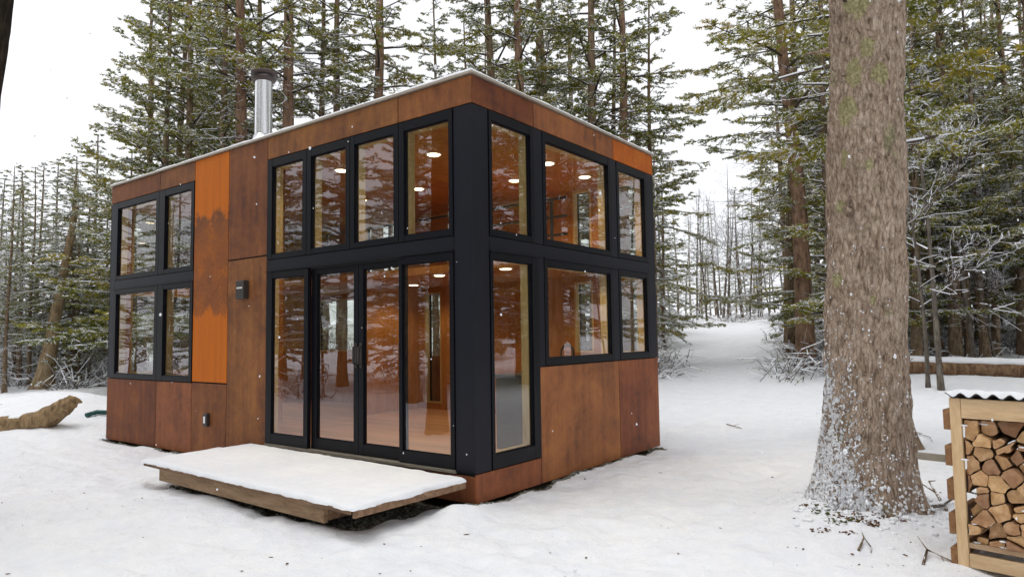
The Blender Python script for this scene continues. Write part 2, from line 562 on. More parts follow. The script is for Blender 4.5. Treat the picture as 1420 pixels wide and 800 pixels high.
def np_mesh(name, verts, polys, mats, mat_idx=None, smooth=False, tint=None):
    """verts (N,3); polys list of int arrays (F,k), each with its own k"""
    me = bpy.data.meshes.new(name)
    loops = np.concatenate([p.ravel() for p in polys]).astype(np.int32)
    tot = np.concatenate([np.full(len(p), p.shape[1], np.int32) for p in polys])
    start = np.concatenate([[0], np.cumsum(tot)[:-1]]).astype(np.int32)
    me.vertices.add(len(verts)); me.vertices.foreach_set('co', np.asarray(verts, np.float32).ravel())
    me.loops.add(len(loops)); me.loops.foreach_set('vertex_index', loops)
    me.polygons.add(len(tot))
    me.polygons.foreach_set('loop_start', start)
    me.polygons.foreach_set('loop_total', tot)
    for m in mats:
        me.materials.append(M[m])
    if mat_idx is not None:
        me.polygons.foreach_set('material_index', np.asarray(mat_idx, np.int32))
    me.polygons.foreach_set('use_smooth', np.full(len(tot), smooth, bool))
    if tint is not None:
        at = me.attributes.new('tint', 'FLOAT', 'FACE')
        at.data.foreach_set('value', np.asarray(tint, np.float32))
    me.update(calc_edges=True)
    me.validate()
    return me


# ------------------------------------------------------------------ terrain
DECK = (-3.95, 0.0, -1.58, -0.15)       # x0 x1 y0 y1 in plan
PINE = (3.32, 1.55)
SHED = (4.125, 0.517)
SHED_ANG = math.atan2(-0.175, 0.985)


def splus(x, k):
    x = np.asarray(x, float)
    return np.where(x / k > 30, x, k * np.log1p(np.exp(np.minimum(x / k, 30))))


def terrain(x, y):
    """the lie of the land, without the snow's small relief"""
    x = np.asarray(x, float); y = np.asarray(y, float)
    s = 0.9 * y - 0.4 * x
    z = 0.102 * splus(s - 10.5, 1.6) - 0.07 * splus(s - 34, 4)
    # snow bank behind the drift log
    z = z + 0.55 * np.exp(-(((x + 13.0) / 2.6) ** 2 + ((y - 0.9) / 1.5) ** 2))
    z = z + 0.25 * np.exp(-(((x + 17.5) / 3.0) ** 2 + ((y - 2.0) / 2.5) ** 2))
    # mound at the big pine's foot
    r2 = (x - PINE[0]) ** 2 + (y - PINE[1]) ** 2
    z = z + 0.20 * np.exp(-r2 / 0.9)
    # far woods roll a little
    far = np.clip((np.hypot(x - 1, y) - 16) / 12, 0, 1)
    z = z + far * 0.5 * fbm(x * 0.16, y * 0.16, 3, 3)
    # path hump stays smooth
    return z


def rect_d(x, y, x0, x1, y0, y1):
    dx = np.maximum(np.maximum(x0 - x, x - x1), 0); dy = np.maximum(np.maximum(y0 - y, y - y1), 0)
    return np.hypot(dx, dy)


def ground_h(x, y):
    x = np.asarray(x, float); y = np.asarray(y, float)
    z = terrain(x, y)
    near = np.clip(1.4 - np.hypot(x - 1, y + 1) / 40, 0.3, 1)
    z = z + 0.045 * fbm(x * 0.9, y * 0.9, 11, 3) * near + 0.050 * fbm(x * 3.2, y * 4.2, 21, 3) * near
    z = z + 0.024 * fbm(x * 10, y * 12, 31, 2) * near
    # faint old wheel ruts curving past the end wall towards the path
    for off in (-0.75, 0.75):
        c_ = 3.0 + off - 0.012 * (y - 2.0) ** 2 - 0.16 * (y - 2.0)
        z = z - 0.030 * np.exp(-((x - c_) / 0.17) ** 2) * np.clip((y + 6) / 3, 0, 1) * (0.6 + 0.9 * vnoise(x * 1.3, y * 1.3, 88))
    d_deck = rect_d(x, y, DECK[0] + 0.24, DECK[1] - 0.44 + 0.16 * (y + 1.2), DECK[2] + 0.36, 0.1)
    d_house = rect_d(x, y, -8.55, 0.0, 0.0, 4.39)
    edge = 0.07 * fbm(x * 2.2, y * 2.2, 41, 3)
    hollow = np.clip(1 - (np.maximum(d_deck - 0.04, 0) + edge) / 0.11, 0, 1)
    z = z * 1.0 - 0.055 * hollow
    hollow2 = np.clip(1 - (d_house + 0.6 * edge) / 0.10, 0, 1)
    z = z - 0.05 * hollow2
    # snow drifted over the deck's left end, up to the wall
    z = z + 0.26 * np.exp(-(((x + 4.35) / 0.38) ** 2 + ((y + 0.30) / 0.50) ** 2)) * (d_house > 0)
    # bank before the deck corner
    z = z + 0.10 * np.exp(-(((x - 0.18) / 0.22) ** 2 + ((y + 0.42) / 0.30) ** 2))
    return z


def bare_amount(x, y):
    d_deck = rect_d(x, y, DECK[0] + 0.24, DECK[1] - 0.44 + 0.16 * (y + 1.2), DECK[2] + 0.36, 0.1)
    d_house = rect_d(x, y, -8.55, 0.0, 0.0, 4.39)
    edge = 0.07 * fbm(x * 2.2, y * 2.2, 41, 3)
    a = np.clip(1.0 - (d_deck + edge) / 0.16, 0, 1)
    b = np.clip(0.95 - (d_house + 0.6 * edge) / 0.14, 0, 1)
    dx = x - CAM[0]; dy = y - CAM[1]
    dep = dx * CF[0] + dy * CF[1]
    lat = dx * CR[0] + dy * CR[1]
    pxx = 710 + FPX * lat / np.maximum(dep, 0.1)
    s = 0.9 * y - 0.4 * x
    woods = np.clip((np.hypot(x + 1, y + 1) - 21) / 5, 0, 1)
    path = np.clip(1 - np.abs(lat - dep * 0.305) / (3.6), 0, 1) * (dep > 0)
    woods = woods * (1 - np.clip(path * 3, 0, 1) * (s < 33))
    wd = np.clip(0.40 + 0.45 * fbm(x * 0.5, y * 0.5, 77, 3), 0, 0.62) * woods
    pine_r = np.hypot(x - PINE[0] + 0.05, y - PINE[1] + 0.42)
    pn = 0.42 * np.exp(-(pine_r / 0.30) ** 2)
    return np.maximum(np.maximum(a, b), np.maximum(wd, pn))


def grow(lo, hi, fine, n_out, far_lo, far_hi):
    inner = np.arange(lo, hi, fine)
    k = np.linspace(0, 1, n_out + 1)[1:]
    left = lo - (k ** 2.6 * (lo - far_lo - n_out * fine) + k * n_out * fine)
    right = hi + (k ** 2.6 * (far_hi - hi - n_out * fine) + k * n_out * fine)
    return np.concatenate([left[::-1], inner, right])


gx = grow(-5.2, 5.6, 0.05, 110, -260, 230)
gy = grow(-4.6, 4.6, 0.05, 120, -170, 330)
GX, GY = np.meshgrid(gx, gy)
GZ = ground_h(GX, GY)
nx, ny = len(gx), len(gy)
ii = (np.arange(ny - 1)[:, None] * nx + np.arange(nx - 1)[None]).ravel()
quads = np.stack([ii, ii + 1, ii + nx + 1, ii + nx], 1)
gm = np_mesh('ground', np.stack([GX.ravel(), GY.ravel(), GZ.ravel()], 1), [quads], ['ground'], smooth=True)
at = gm.attributes.new('bare', 'FLOAT', 'POINT')
at.data.foreach_set('value', bare_amount(GX, GY).ravel().astype(np.float32))
ground = tag(link('ground', gm), 'snow covered clearing around the cabin running back into the woods', 'ground', kind='structure')


def gh(x, y):
    return float(ground_h(np.array([x]), np.array([y]))[0])


# ------------------------------------------------------------------ the cabin
cabin = thing('cabin', 'two storey flat roofed cabin clad in rusted steel sheets with black framed windows', 'cabin')
UE, VE = 8.552, 4.386


def fp(face, u, n, z):
    if face == 'L': return (-u, -n, z)
    if face == 'R': return (n, u, z)
    if face == 'K': return (-u, VE + n, z)
    return (-UE - n, u, z)


def fbox(b, face, u0, u1, n0, n1, z0, z1, m=0):
    p = fp(face, u0, n0, z0); q = fp(face, u1, n1, z1)
    return b.box(p[0], q[0], p[1], q[1], p[2], q[2], m)


def panel(face, u0, u1, z0, z1, mat, gap=0.0065, n1=0.0):
    return obj('corten_panel', fbox(B(), face, u0 + gap, u1 - gap, -0.018, n1, z0 + gap, z1 - gap), mat, cabin, bevel=0.002)


# sheets on the long front
panel('L', 6.753, 8.552, 0.0, 1.073, 'rust')
panel('L', 5.638, 6.753, 0.0, 1.073, 'rust_red')
panel('L', 4.67, 5.638, 0.0, 1.080, 'rust')
panel('L', 3.70, 4.67, 0.0, 2.860, 'rust')
panel('L', 3.70, 4.67, 2.868, 4.50, 'rust')
panel('L', 4.67, 5.638, 1.088, 4.50, 'rust_run')
for a, b_ in ((6.753, 8.552), (5.638, 6.753), (1.116, 3.70), (0.0, 1.116)):
    panel('L', a, b_, 4.188, 4.50, 'rust')
panel('L', 0.0, 3.70, 0.0, 0.285, 'rust')
# sheets on the end wall
for a, b_, m in ((0.0, 1.14, 'rust'), (1.14, 3.108, 'rust_red'), (3.108, 4.386, 'rust_orange')):
    panel('R', a + (0.006 if a == 0 else 0), b_, 4.188, 4.50, m)
panel('R', 0.006, 1.190, 0.0, 0.306, 'rust_red')
panel('R', 1.190, 3.119, 0.0, 1.349, 'rust_red')
panel('R', 3.119, 4.386, 0.0, 1.349, 'rust_red')
# sheets on the far walls
for a in range(4):
    panel('K', a * UE / 4, (a + 1) * UE / 4, 0.0, 1.35, 'rust')
    panel('K', a * UE / 4, (a + 1) * UE / 4, 4.188, 4.50, 'rust')
for a, b_ in ((0.0, 1.62), (1.62, 3.0), (3.0, VE)):
    panel('W', a + (0.006 if a == 0 else 0), b_, 4.188, 4.50, 'rust')
    panel('W', a + (0.006 if a == 0 else 0), b_, 0.0, 1.073, 'rust')
panel('W', 1.62, 3.0, 1.08, 4.185, 'rust')
panel('W', 3.0, VE, 1.08, 4.185, 'rust')

OPEN = {'L': [], 'R': [], 'K': [], 'W': []}


def window(face, g, o, name='window', n1=0.010, n0=-0.055, jamb=True, mat='black_metal'):
    """g = glass u0 u1 z0 z1, o = outer edge of the frame"""
    gu0, gu1, gz0, gz1 = g; u0, u1, z0, z1 = o
    b = B()
    fbox(b, face, u0, gu0, n0, n1, z0, z1); fbox(b, face, gu1, u1, n0, n1, z0, z1)
    fbox(b, face, gu0, gu1, n0, n1 - 0.002, z0, gz0); fbox(b, face, gu0, gu1, n0, n1 - 0.002, gz1, z1)
    # slim inner bead stepped back
    for (a0, a1, c0, c1) in ((gu0, gu0 + 0.012, gz0, gz1), (gu1 - 0.012, gu1, gz0, gz1), (gu0 + 0.012, gu1 - 0.012, gz0, gz0 + 0.012), (gu0 + 0.012, gu1 - 0.012, gz1 - 0.012, gz1)):
        fbox(b, face, a0, a1, n0 + 0.01, n1 - 0.022, c0, c1)
    f = obj(name, b, mat, cabin)
    obj('pane', fbox(B(), face, gu0 + 0.004, gu1 - 0.004, n0 + 0.018, n0 + 0.026, gz0 + 0.004, gz1 - 0.004), 'glass', f)
    if jamb:
        j = B(); k0, k1 = -0.165, n0 - 0.003
        t = 0.026
        fbox(j, face, gu0 - t, gu0 + 0.004, k0, k1, gz0 - t, gz1 + t); fbox(j, face, gu1 - 0.004, gu1 + t, k0, k1, gz0 - t, gz1 + t)
        fbox(j, face, gu0 + 0.004, gu1 - 0.004, k0, k1, gz0 - t, gz0 + 0.004); fbox(j, face, gu0 + 0.004, gu1 - 0.004, k0, k1, gz1 - 0.004, gz1 + t)
        obj('jamb', j, 'jamb_wood', f)
        OPEN[face].append((gu0 - t, gu1 + t, gz0 - t, gz1 + t))
    return f


ZU0, ZU1, ZUB, ZUT = 2.866, 4.075, 2.798, 4.178
ZL1, ZLT = 2.548, 2.632
# upper row over the doors
for g0, g1, o0, o1 in ((2.903, 3.583, 2.820, 3.690), (2.037, 2.727, 1.960, 2.810), (1.187, 1.874, 1.106, 1.950), (0.327, 1.016, 0.272, 1.096)):
    window('L', (g0, g1, ZU0, ZU1), (o0, o1, ZUB, ZUT))
# far pair, upper and lower
for g0, g1, o0, o1 in ((6.855, 8.266, 6.760, 8.350), (5.728, 6.566, 5.646, 6.750)):
    window('L', (g0, g1, ZU0, ZU1), (o0, o1, ZUB, ZUT))
    window('L', (g0, g1, 1.157, ZL1), (o0, o1, 1.080, ZLT))
# end wall
for k, (g0, g1, o0, o1) in enumerate(((0.325, 1.052, 0.276, 1.118), (1.372, 2.930, 1.306, 2.998), (3.239, 4.062, 3.172, 4.132))):
    window('R', (g0, g1, ZU0, ZU1), (o0, o1, ZUB, ZUT))
    if k == 0:
        window('R', (g0, g1, 0.458, ZL1), (o0, 1.180, 0.314, ZLT))
    else:
        window('R', (g0, g1, 1.443, ZL1), (o0, o1, 1.358, ZLT))
# back and far end
for g0, g1 in ((0.14, 0.62), (1.06, 1.36), (5.4, 6.6)):
    window('K', (g0, g1, ZU0, ZU1), (g0 - 0.07, g1 + 0.07, ZUB, ZUT))
for g0, g1, z0 in ((0.14, 0.62, 1.45), (1.06, 1.36, 1.45), (4.42, 4.80, 0.47), (6.9, 8.2, 1.45)):
    window('K', (g0, g1, z0, ZL1), (g0 - 0.07, g1 + 0.07, z0 - 0.07, ZLT))
window('W', (0.33, 1.50, ZU0, ZU1), (0.26, 1.60, ZUB, ZUT))
window('W', (0.33, 1.50, 1.157, ZL1), (0.26, 1.60, 1.085, ZLT))

# doors: two fixed leaves outside, two sliding leaves behind them
for g0, g1, o0, o1, inner in ((2.856, 3.564, 2.772, 3.690, 0), (1.949, 2.663, 1.866, 2.768, 1), (1.133, 1.774, 1.070, 1.857, 1), (0.330, 1.055, 0.272, 1.104, 0)):
    sh = -0.058 if inner else 0.0
    d = window('L', (g0, g1, 0.462, 2.540), (o0, o1, 0.332, 2.624), 'door', 0.010 + sh, -0.045 + sh, False, 'black_metal')
    if inner:
        hb = B()
        hu = 1.905 if g0 > 1.9 else 1.815
        hn = 0.010 + sh
        p = [fp('L', hu, hn, 1.40), fp('L', hu, hn + 0.045, 1.41), fp('L', hu, hn + 0.045, 1.61), fp('L', hu, hn, 1.62)]
        hb.tube(p, 0.011, 8)
        fbox(hb, 'L', hu - 0.018, hu + 0.018, hn, hn + 0.008, 1.36, 1.66)
        obj('handle', hb, 'bronze', d)
OPEN['L'].append((0.285, 3.675, 0.325, 2.612))
jb = B()
fbox(jb, 'L', 3.66, 3.685, -0.17, -0.05, 0.335, 2.610)
obj('door_jamb', jb, 'jamb_wood', cabin); jb = B()
fbox(jb, 'L', 0.277, 0.300, -0.17, -0.05, 0.335, 2.610)
obj('door_jamb', jb, 'jamb_wood', cabin)
obj('door_sill', fbox(B(), 'L', 0.270, 3.692, -0.17, 0.020, 0.290, 0.326), 'grey_wood', cabin, bevel=0.004)

# black cladding: corner post, bands, mullion plates
b = B(); b.box(-0.264, 0.0, 0.0, 0.268, 0.310, 4.182)
obj('corner_post', b, 'black_trim', cabin, bevel=0.003)
for face, u0, u1, z0, z1, n in (('L', 0.270, 3.692, 2.638, 2.792, 0.0), ('L', 5.646, 8.350, 2.638, 2.792, 0.0),
                                ('L', 8.354, 8.552, 1.080, 4.182, 0.0), ('R', 0.274, 4.134, 2.638, 2.792, 0.002),
                                ('R', 4.138, 4.386, 1.356, 4.182, 0.0), ('R', 1.122, 1.302, 2.796, 4.180, 0.004),
                                ('R', 1.184, 1.302, 1.356, 2.634, 0.004), ('R', 3.002, 3.168, 2.796, 4.180, 0.004),
                                ('R', 3.002, 3.168, 1.356, 2.634, 0.004),
                                ('K', 0.0, UE, 2.638, 2.792, 0.0), ('W', 0.0, 0.255, 1.080, 4.182, 0.0), ('W', 0.26, 1.61, 2.638, 2.792, 0.0)):
    obj('trim_plate', fbox(B(), face, u0, u1, -0.02, n, z0, z1), 'black_trim', cabin, bevel=0.002)
# drip lip over each lower window group
for face, u0, u1, z in (('L', 0.270, 3.692, 2.634), ('L', 5.646, 8.35, 2.634), ('R', 0.274, 1.182, 2.634), ('R', 1.306, 4.132, 2.634)):
    obj('drip_lip', fbox(B(), face, u0, u1, 0.011, 0.028, z - 0.004, z + 0.006), 'black_trim', cabin)


def wall(face, u_max, n0, n1, z0, z1, mat, name, extra=(), u_min=0.0):
    ops = OPEN[face]
    us = sorted({u_min, u_max, *[min(max(v, u_min), u_max) for o in ops for v in o[:2]]})
    zs = sorted({z0, z1, *[min(max(v, z0), z1) for o in ops for v in o[2:]]})
    b = B()
    for i in range(len(us) - 1):
        col = None
        for j in range(len(zs) - 1):
            cu, cz = (us[i] + us[i + 1]) / 2, (zs[j] + zs[j + 1]) / 2
            hole = any(o[0] < cu < o[1] and o[2] < cz < o[3] for o in ops)
            if not hole:
                if col is None: col = zs[j]
            if (hole or j == len(zs) - 2) and col is not None:
                fbox(b, face, us[i], us[i + 1], n0, n1, col, zs[j] if hole else zs[j + 1]); col = None
    return obj(name, b, mat, cabin)


wall('L', UE - 0.03, -0.09, -0.024, 0.012, 4.48, 'backing', 'wall', u_min=0.03)
wall('R', VE - 0.09, -0.09, -0.024, 0.012, 4.48, 'backing', 'wall', u_min=0.09)
wall('K', UE - 0.03, -0.09, -0.024, 0.012, 4.48, 'backing', 'wall', u_min=0.03)
wall('W', VE - 0.09, -0.09, -0.024, 0.012, 4.48, 'backing', 'wall', u_min=0.09)
wall('L', UE - 0.09, -0.155, -0.092, 0.26, 4.16, 'plywood', 'wall_lining', u_min=0.09)
wall('R', VE - 0.16, -0.155, -0.092, 0.26, 4.16, 'plywood', 'wall_lining', u_min=0.16)
wall('K', UE - 0.09, -0.155, -0.092, 0.26, 4.16, 'plywood', 'wall_lining', u_min=0.09)
wall('W', VE - 0.16, -0.155, -0.092, 0.26, 4.16, 'plywood', 'wall_lining', u_min=0.16)

# inside: floor boards, ceiling, sleeping loft
for k in range(28):
    y0 = 0.16 + k * 0.1455
    obj('floor_board', B().box(-8.39, -0.16, y0, y0 + 0.1430, 0.30, 0.330), 'floor_wood', cabin)
obj('floor', B().box(-8.45, -0.10, 0.10, 4.28, 0.18, 0.298), 'backing', cabin)
for k in range(7):
    x0 = -8.39 + k * 1.176
    obj('ceiling_panel', B().box(x0 + 0.003, x0 + 1.173, 0.158, 4.228, 4.10, 4.12), 'plywood', cabin)
obj('roof', B().box(-8.46, -0.095, 0.095, 4.29, 4.165, 4.46), 'backing', cabin)
obj('loft', B().box(-8.39, -0.16, 2.05, 4.225, 2.668, 2.780), 'plywood', cabin)
rb = B()
for z in (3.02, 3.26, 3.50):
    rb.box(-8.39, -0.16, 2.08, 2.11, z, z + 0.03)
for x in np.linspace(-8.2, -0.4, 6):
    rb.box(x - 0.02, x + 0.02, 2.085, 2.105, 2.78, 3.53)
obj('loft_railing', rb, 'iron', cabin)
obj('partition', B().box(-5.10, -5.02, 2.70, 4.225, 0.335, 2.665), 'plywood', cabin)
obj('partition', B().box(-5.72, -5.64, 0.16, 1.60, 0.335, 4.098), 'plywood', cabin)

# lamps set into the ceilings, lit
LAMPS = [(-3.09, 0.78, 4.10), (-4.51, 2.36, 4.10), (-3.13, 2.36, 4.10), (-1.60, 2.9, 4.10), (-0.62, 2.36, 4.10), (-0.65, 3.40, 4.10), (-1.5, 1.0, 4.10), (-7.6, 1.1, 4.10),
         (-2.62, 2.29, 2.668), (-1.26, 2.20, 2.668), (-0.45, 2.35, 2.668), (-0.6, 3.3, 2.668), (-4.3, 3.4, 2.668), (-7.2, 2.5, 2.668)]
disc = None
for x, y, z in LAMPS:
    b = B().lathe([(0.105, z - 0.012), (0.105, z - 0.001)], 20, (x, y))
    r = obj('downlight', b, 'white_line', cabin)
    obj('bulb', B().lathe([(0.070, z - 0.022), (0.085, z - 0.0125)], 20, (x, y)), 'lamp', r, smooth=False)
    ld = bpy.data.lights.new('bulb_light', 'SPOT')
    ld.energy = 30 if z > 3 else 22
    ld.color = (1.0, 0.76, 0.46)
    ld.spot_size = R(150); ld.spot_blend = 0.6; ld.shadow_soft_size = 0.07
    lo = bpy.data.objects.new('bulb_light', ld); COL.objects.link(lo)
    lo.parent = r; lo.location = (x, y, z - 0.05)

# kitchen run under the end wall's sill
kc = thing('kitchen_counter', 'dark kitchen counter with a bent tap seen through the end wall window', 'counter', (-0.45, 2.2, 0.33))
b = B().box(-0.28, 0.26, -0.92, 0.92, 0.0, 0.87)
obj('cabinet', b, 'cabinet', kc)
for k in range(3):
    dd = obj('cabinet_door', B().box(-0.302, -0.283, -0.90 + k * 0.605, -0.31 + k * 0.605, 0.08, 0.84), 'cabinet', kc, bevel=0.003)
    obj('handle', B().box(-0.325, -0.303, -0.40 + k * 0.605, -0.385 + k * 0.605, 0.50, 0.68), 'steel', dd)
obj('worktop', B().box(-0.33, 0.27, -0.95, 0.95, 0.873, 0.912), 'counter_top', kc, bevel=0.004)
arc = [(0.10, 0.30, 0.912), (0.10, 0.30, 1.15)] + [(0.10 - 0.10 + 0.10 * math.cos(t), 0.30, 1.15 + 0.10 * math.sin(t)) for t in np.linspace(0, math.pi, 9)] + [(-0.10, 0.30, 1.06)]
obj('tap', B().tube(arc, 0.014, 8), 'iron', kc, smooth=True)
# roof edge, roof, its snow, chimney
b = B()
for (x0, x1, y0, y1) in ((-UE - 0.03, 0.03, -0.03, 0.12), (-UE - 0.03, 0.03, VE - 0.12, VE + 0.03), (-0.12, 0.03, 0.12, VE - 0.12), (-UE - 0.03, -UE + 0.12, 0.12, VE - 0.12)):
    b.box(x0, x1, y0, y1, 4.503, 4.528)
obj('roof_edge', b, 'flashing', cabin)
obj('roof_sheet', B().box(-UE + 0.125, -0.125, 0.125, VE - 0.125, 4.463, 4.520), 'roofing', cabin)
xs = np.concatenate([[-UE - 0.028, -UE - 0.022, -UE + 0.0], np.linspace(-UE + 0.05, -0.05, 172), [0.0, 0.022, 0.028]])
ys = np.concatenate([[-0.028, -0.022, 0.0], np.linspace(0.05, VE - 0.05, 88), [VE, VE + 0.022, VE + 0.028]])
X, Y = np.meshgrid(xs, ys)
edge_d = np.minimum(np.minimum(X - xs[0], xs[-1] - X), np.minimum(Y - ys[0], ys[-1] - Y))
wob = 0.010 * fbm(X * 3.0, Y * 3.0, 55, 3)
Xw = X + np.where(edge_d < 0.03, wob * 0.9 * np.sign(X + 4.2) * (np.minimum(X - xs[0], xs[-1] - X) < 0.03), 0)
Yw = Y + np.where(edge_d < 0.03, wob * 0.9 * np.sign(Y - 2) * (np.minimum(Y - ys[0], ys[-1] - Y) < 0.03), 0)
Z = 4.530 + 0.034 * np.clip(edge_d / 0.035, 0, 1) ** 0.5 + np.where(edge_d > 0.004, 0.014 * fbm(X * 2.1, Y * 2.1, 51, 3) + 0.004 * fbm(X * 9, Y * 9, 52, 2), 0)
nx_, ny_ = len(xs), len(ys)
i2 = (np.arange(ny_ - 1)[:, None] * nx_ + np.arange(nx_ - 1)[None]).ravel()
q2 = np.stack([i2, i2 + 1, i2 + nx_ + 1, i2 + nx_], 1)
rsn = link('roof_snow', np_mesh('roof_snow', np.stack([Xw.ravel(), Yw.ravel(), Z.ravel()], 1), [q2], ['snow'], smooth=True), cabin)

cx, cy = -4.51, 0.45
ch = obj('chimney', B().lathe([(0.125, 4.50), (0.125, 4.503), (0.125, 5.617), (0.125, 5.62)], 28, (cx, cy)), 'steel', cabin, smooth=False)
for p in ch.data.polygons:
    p.use_smooth = len(p.vertices) == 4
obj('collar', B().lathe([(0.20, 4.525), (0.20, 4.60), (0.135, 4.80), (0.127, 4.80)], 28, (cx, cy)), 'steel', ch, smooth=True)
obj('cap', B().lathe([(0.128, 5.62), (0.165, 5.635), (0.180, 5.66), (0.165, 5.675), (0.12, 5.68)], 28, (cx, cy)), 'cap_iron', ch, smooth=True)
obj('cap', B().lathe([(0.12, 5.682), (0.12, 5.715)], 28, (cx, cy)), 'steel', ch)
obj('cap', B().lathe([(0.185, 5.717), (0.200, 5.735), (0.195, 5.765), (0.06, 5.800)], 28, (cx, cy)), 'cap_iron', ch, smooth=True)

# wall lamp and socket cover on the front sheets
wl = obj('wall_light', fbox(B(), 'L', 4.125, 4.325, 0.002, 0.085, 2.285, 2.545), 'bronze', cabin, bevel=0.006)
obj('wall_light_slot', fbox(B(), 'L', 4.155, 4.295, 0.086, 0.089, 2.43, 2.452), 'white_line', wl)
so = obj('socket_cover', fbox(B(), 'L', 5.10, 5.205, 0.002, 0.055, 0.45, 0.64), 'bronze', cabin, bevel=0.006)
obj('socket_window', fbox(B(), 'L', 5.13, 5.18, 0.056, 0.060, 0.50, 0.60), 'steel', so)

# ------------------------------------------------------------------ deck before the doors
rng = np.random.default_rng(7)
random.seed(5)
DROT = 0.0
deck = thing('deck', 'low wooden entrance deck under a smooth layer of snow before the glass doors', 'deck', (-1.98, -0.81, 0.018), R(-1.5))


def dl(b):      # deck local coordinates are plan offsets from its middle
    return b


nb = 10
for k in range(nb):
    y0 = -0.70 + k * 0.141
    obj('plank', B().box(-1.98 + random.uniform(-0.012, 0.012), 1.93 + random.uniform(-0.012, 0.012), y0, y0 + 0.135, 0.212, 0.250), 'deck_wood', deck, bevel=0.003)
obj('beam', B().box(-1.72, 1.47, -0.630, -0.585, 0.055, 0.208), 'beam_wood', deck, bevel=0.004)
obj('beam', B().box(-1.72, 1.47, 0.50, 0.545, 0.035, 0.208), 'beam_wood', deck, bevel=0.004)
for x in (-1.70, -0.9, -0.1, 0.7, 1.43):
    obj('joist', B().box(x, x + 0.04, -0.587, 0.497, 0.07, 0.207), 'deck_wood', deck, bevel=0.003)
obj('rim_board', B().box(1.945, 1.975, -0.69, 0.70, 0.185, 0.246), 'deck_wood', deck, bevel=0.003)
# snow slab on the deck
xs = np.concatenate([[-2.0, -1.99], np.linspace(-1.96, 1.93, 130), [1.965, 1.975]])
ys = np.concatenate([[-0.712, -0.704], np.linspace(-0.68, 0.69, 52), [0.715, 0.722]])
X, Y = np.meshgrid(xs, ys)
ed = np.minimum(np.minimum(X - xs[0], xs[-1] - X), np.minimum(Y - ys[0], ys[-1] - Y))
wob = 0.034 * fbm(X * 6, Y * 6, 61, 4)
fr = np.clip(1 - ed / 0.05, 0, 1)
Xw = X - fr * wob * np.where(np.minimum(X - xs[0], xs[-1] - X) < 0.05, np.sign(X), 0)
Yw = Y - fr * wob * np.where(np.minimum(Y - ys[0], ys[-1] - Y) < 0.05, np.sign(Y), 0)
Z = 0.252 + 0.042 * np.clip(ed / 0.035, 0, 1) ** 0.5 + np.where(ed > 0.004, 0.012 * fbm(X * 2.5, Y * 2.5, 62, 3) + 0.005 * fbm(X * 12, Y * 12, 63, 2), -0.006 + 0.012 * fbm(X * 9, Y * 9, 64, 2))
n1_, n2_ = len(xs), len(ys)
i2 = (np.arange(n2_ - 1)[:, None] * n1_ + np.arange(n1_ - 1)[None]).ravel()
link('snow_layer', np_mesh('snow_layer', np.stack([Xw.ravel(), Yw.ravel(), Z.ravel()], 1), [np.stack([i2, i2 + 1, i2 + n1_ + 1, i2 + n1_], 1)], ['snow'], smooth=True), deck)


# ------------------------------------------------------------------ blobs and stones
_ic = None


def ico(sub=1):
    bm = bmesh.new()
    bmesh.ops.create_icosphere(bm, subdivisions=sub, radius=1.0)
    v = np.array([x.co[:] for x in bm.verts]); f = np.array([[a.index for a in p.verts] for p in bm.faces])
    bm.free()
    return v, f


IV, IF = ico(1)
IV2, IF2 = ico(2)


def scatter(name, pos, scl, mats, sub=1, jitter=0.25, smooth=True, mat_idx=None, rot=True):
    v0, f0 = (IV, IF) if sub == 1 else (IV2, IF2)
    n = len(pos)
    jit = 1 + jitter * (rng.random((n, len(v0), 1)) - 0.5) * 2
    V = v0[None] * jit * scl[:, None, :]
    if rot:
        a = rng.random(n) * 6.283
        c, s = np.cos(a)[:, None], np.sin(a)[:, None]
        V = np.stack([V[..., 0] * c - V[..., 1] * s, V[..., 0] * s + V[..., 1] * c, V[..., 2]], -1)
    V = V + pos[:, None, :]
    F = (f0[None] + (np.arange(n) * len(v0))[:, None, None]).reshape(-1, 3)
    return np_mesh(name, V.reshape(-1, 3), [F], mats, None if mat_idx is None else np.repeat(mat_idx, len(f0)), smooth)


# gravel under and beside the deck and along the wall foot
P = []
while len(P) < 5200:
    q = rng.random((4000, 2))
    x = -4.3 + q[:, 0] * 4.9; y = -1.95 + q[:, 1] * 1.95
    keep = bare_amount(x, y) > 0.30
    P += list(zip(x[keep], y[keep]))
P = np.array(P[:5200])
for _ in range(3):
    t = rng.random(500); P = np.vstack([P, np.stack([rng.normal(0.035, 0.025, 500), t * 4.4], 1)[np.abs(rng.normal(0, 1, 500)) < 1.2]])
t = rng.random(900); P = np.vstack([P, np.stack([-8.55 + t * 3.6, rng.normal(-0.045, 0.03, 900)], 1)])
zz = ground_h(P[:, 0], P[:, 1])
sc = rng.uniform(0.008, 0.024, len(P))
gm_ = scatter('gravel', np.column_stack([P, zz + sc * 0.25]), np.stack([sc, sc * rng.uniform(0.7, 1, len(P)), sc * rng.uniform(0.5, 0.8, len(P))], 1), ['stone'], 1, 0.3, False)
tag(link('gravel', gm_), 'dark damp gravel showing under the deck and along the wall foot', 'gravel', kind='stuff')


# ------------------------------------------------------------------ firewood rack
rack = thing('firewood_rack', 'open firewood rack of new pale lumber with a snowy corrugated roof', 'firewood rack',
             (SHED[0], SHED[1], gh(*SHED) - 0.03), SHED_ANG)
RZ = rack.location.z
RW, RD, RH = 1.32, 0.62, 1.235
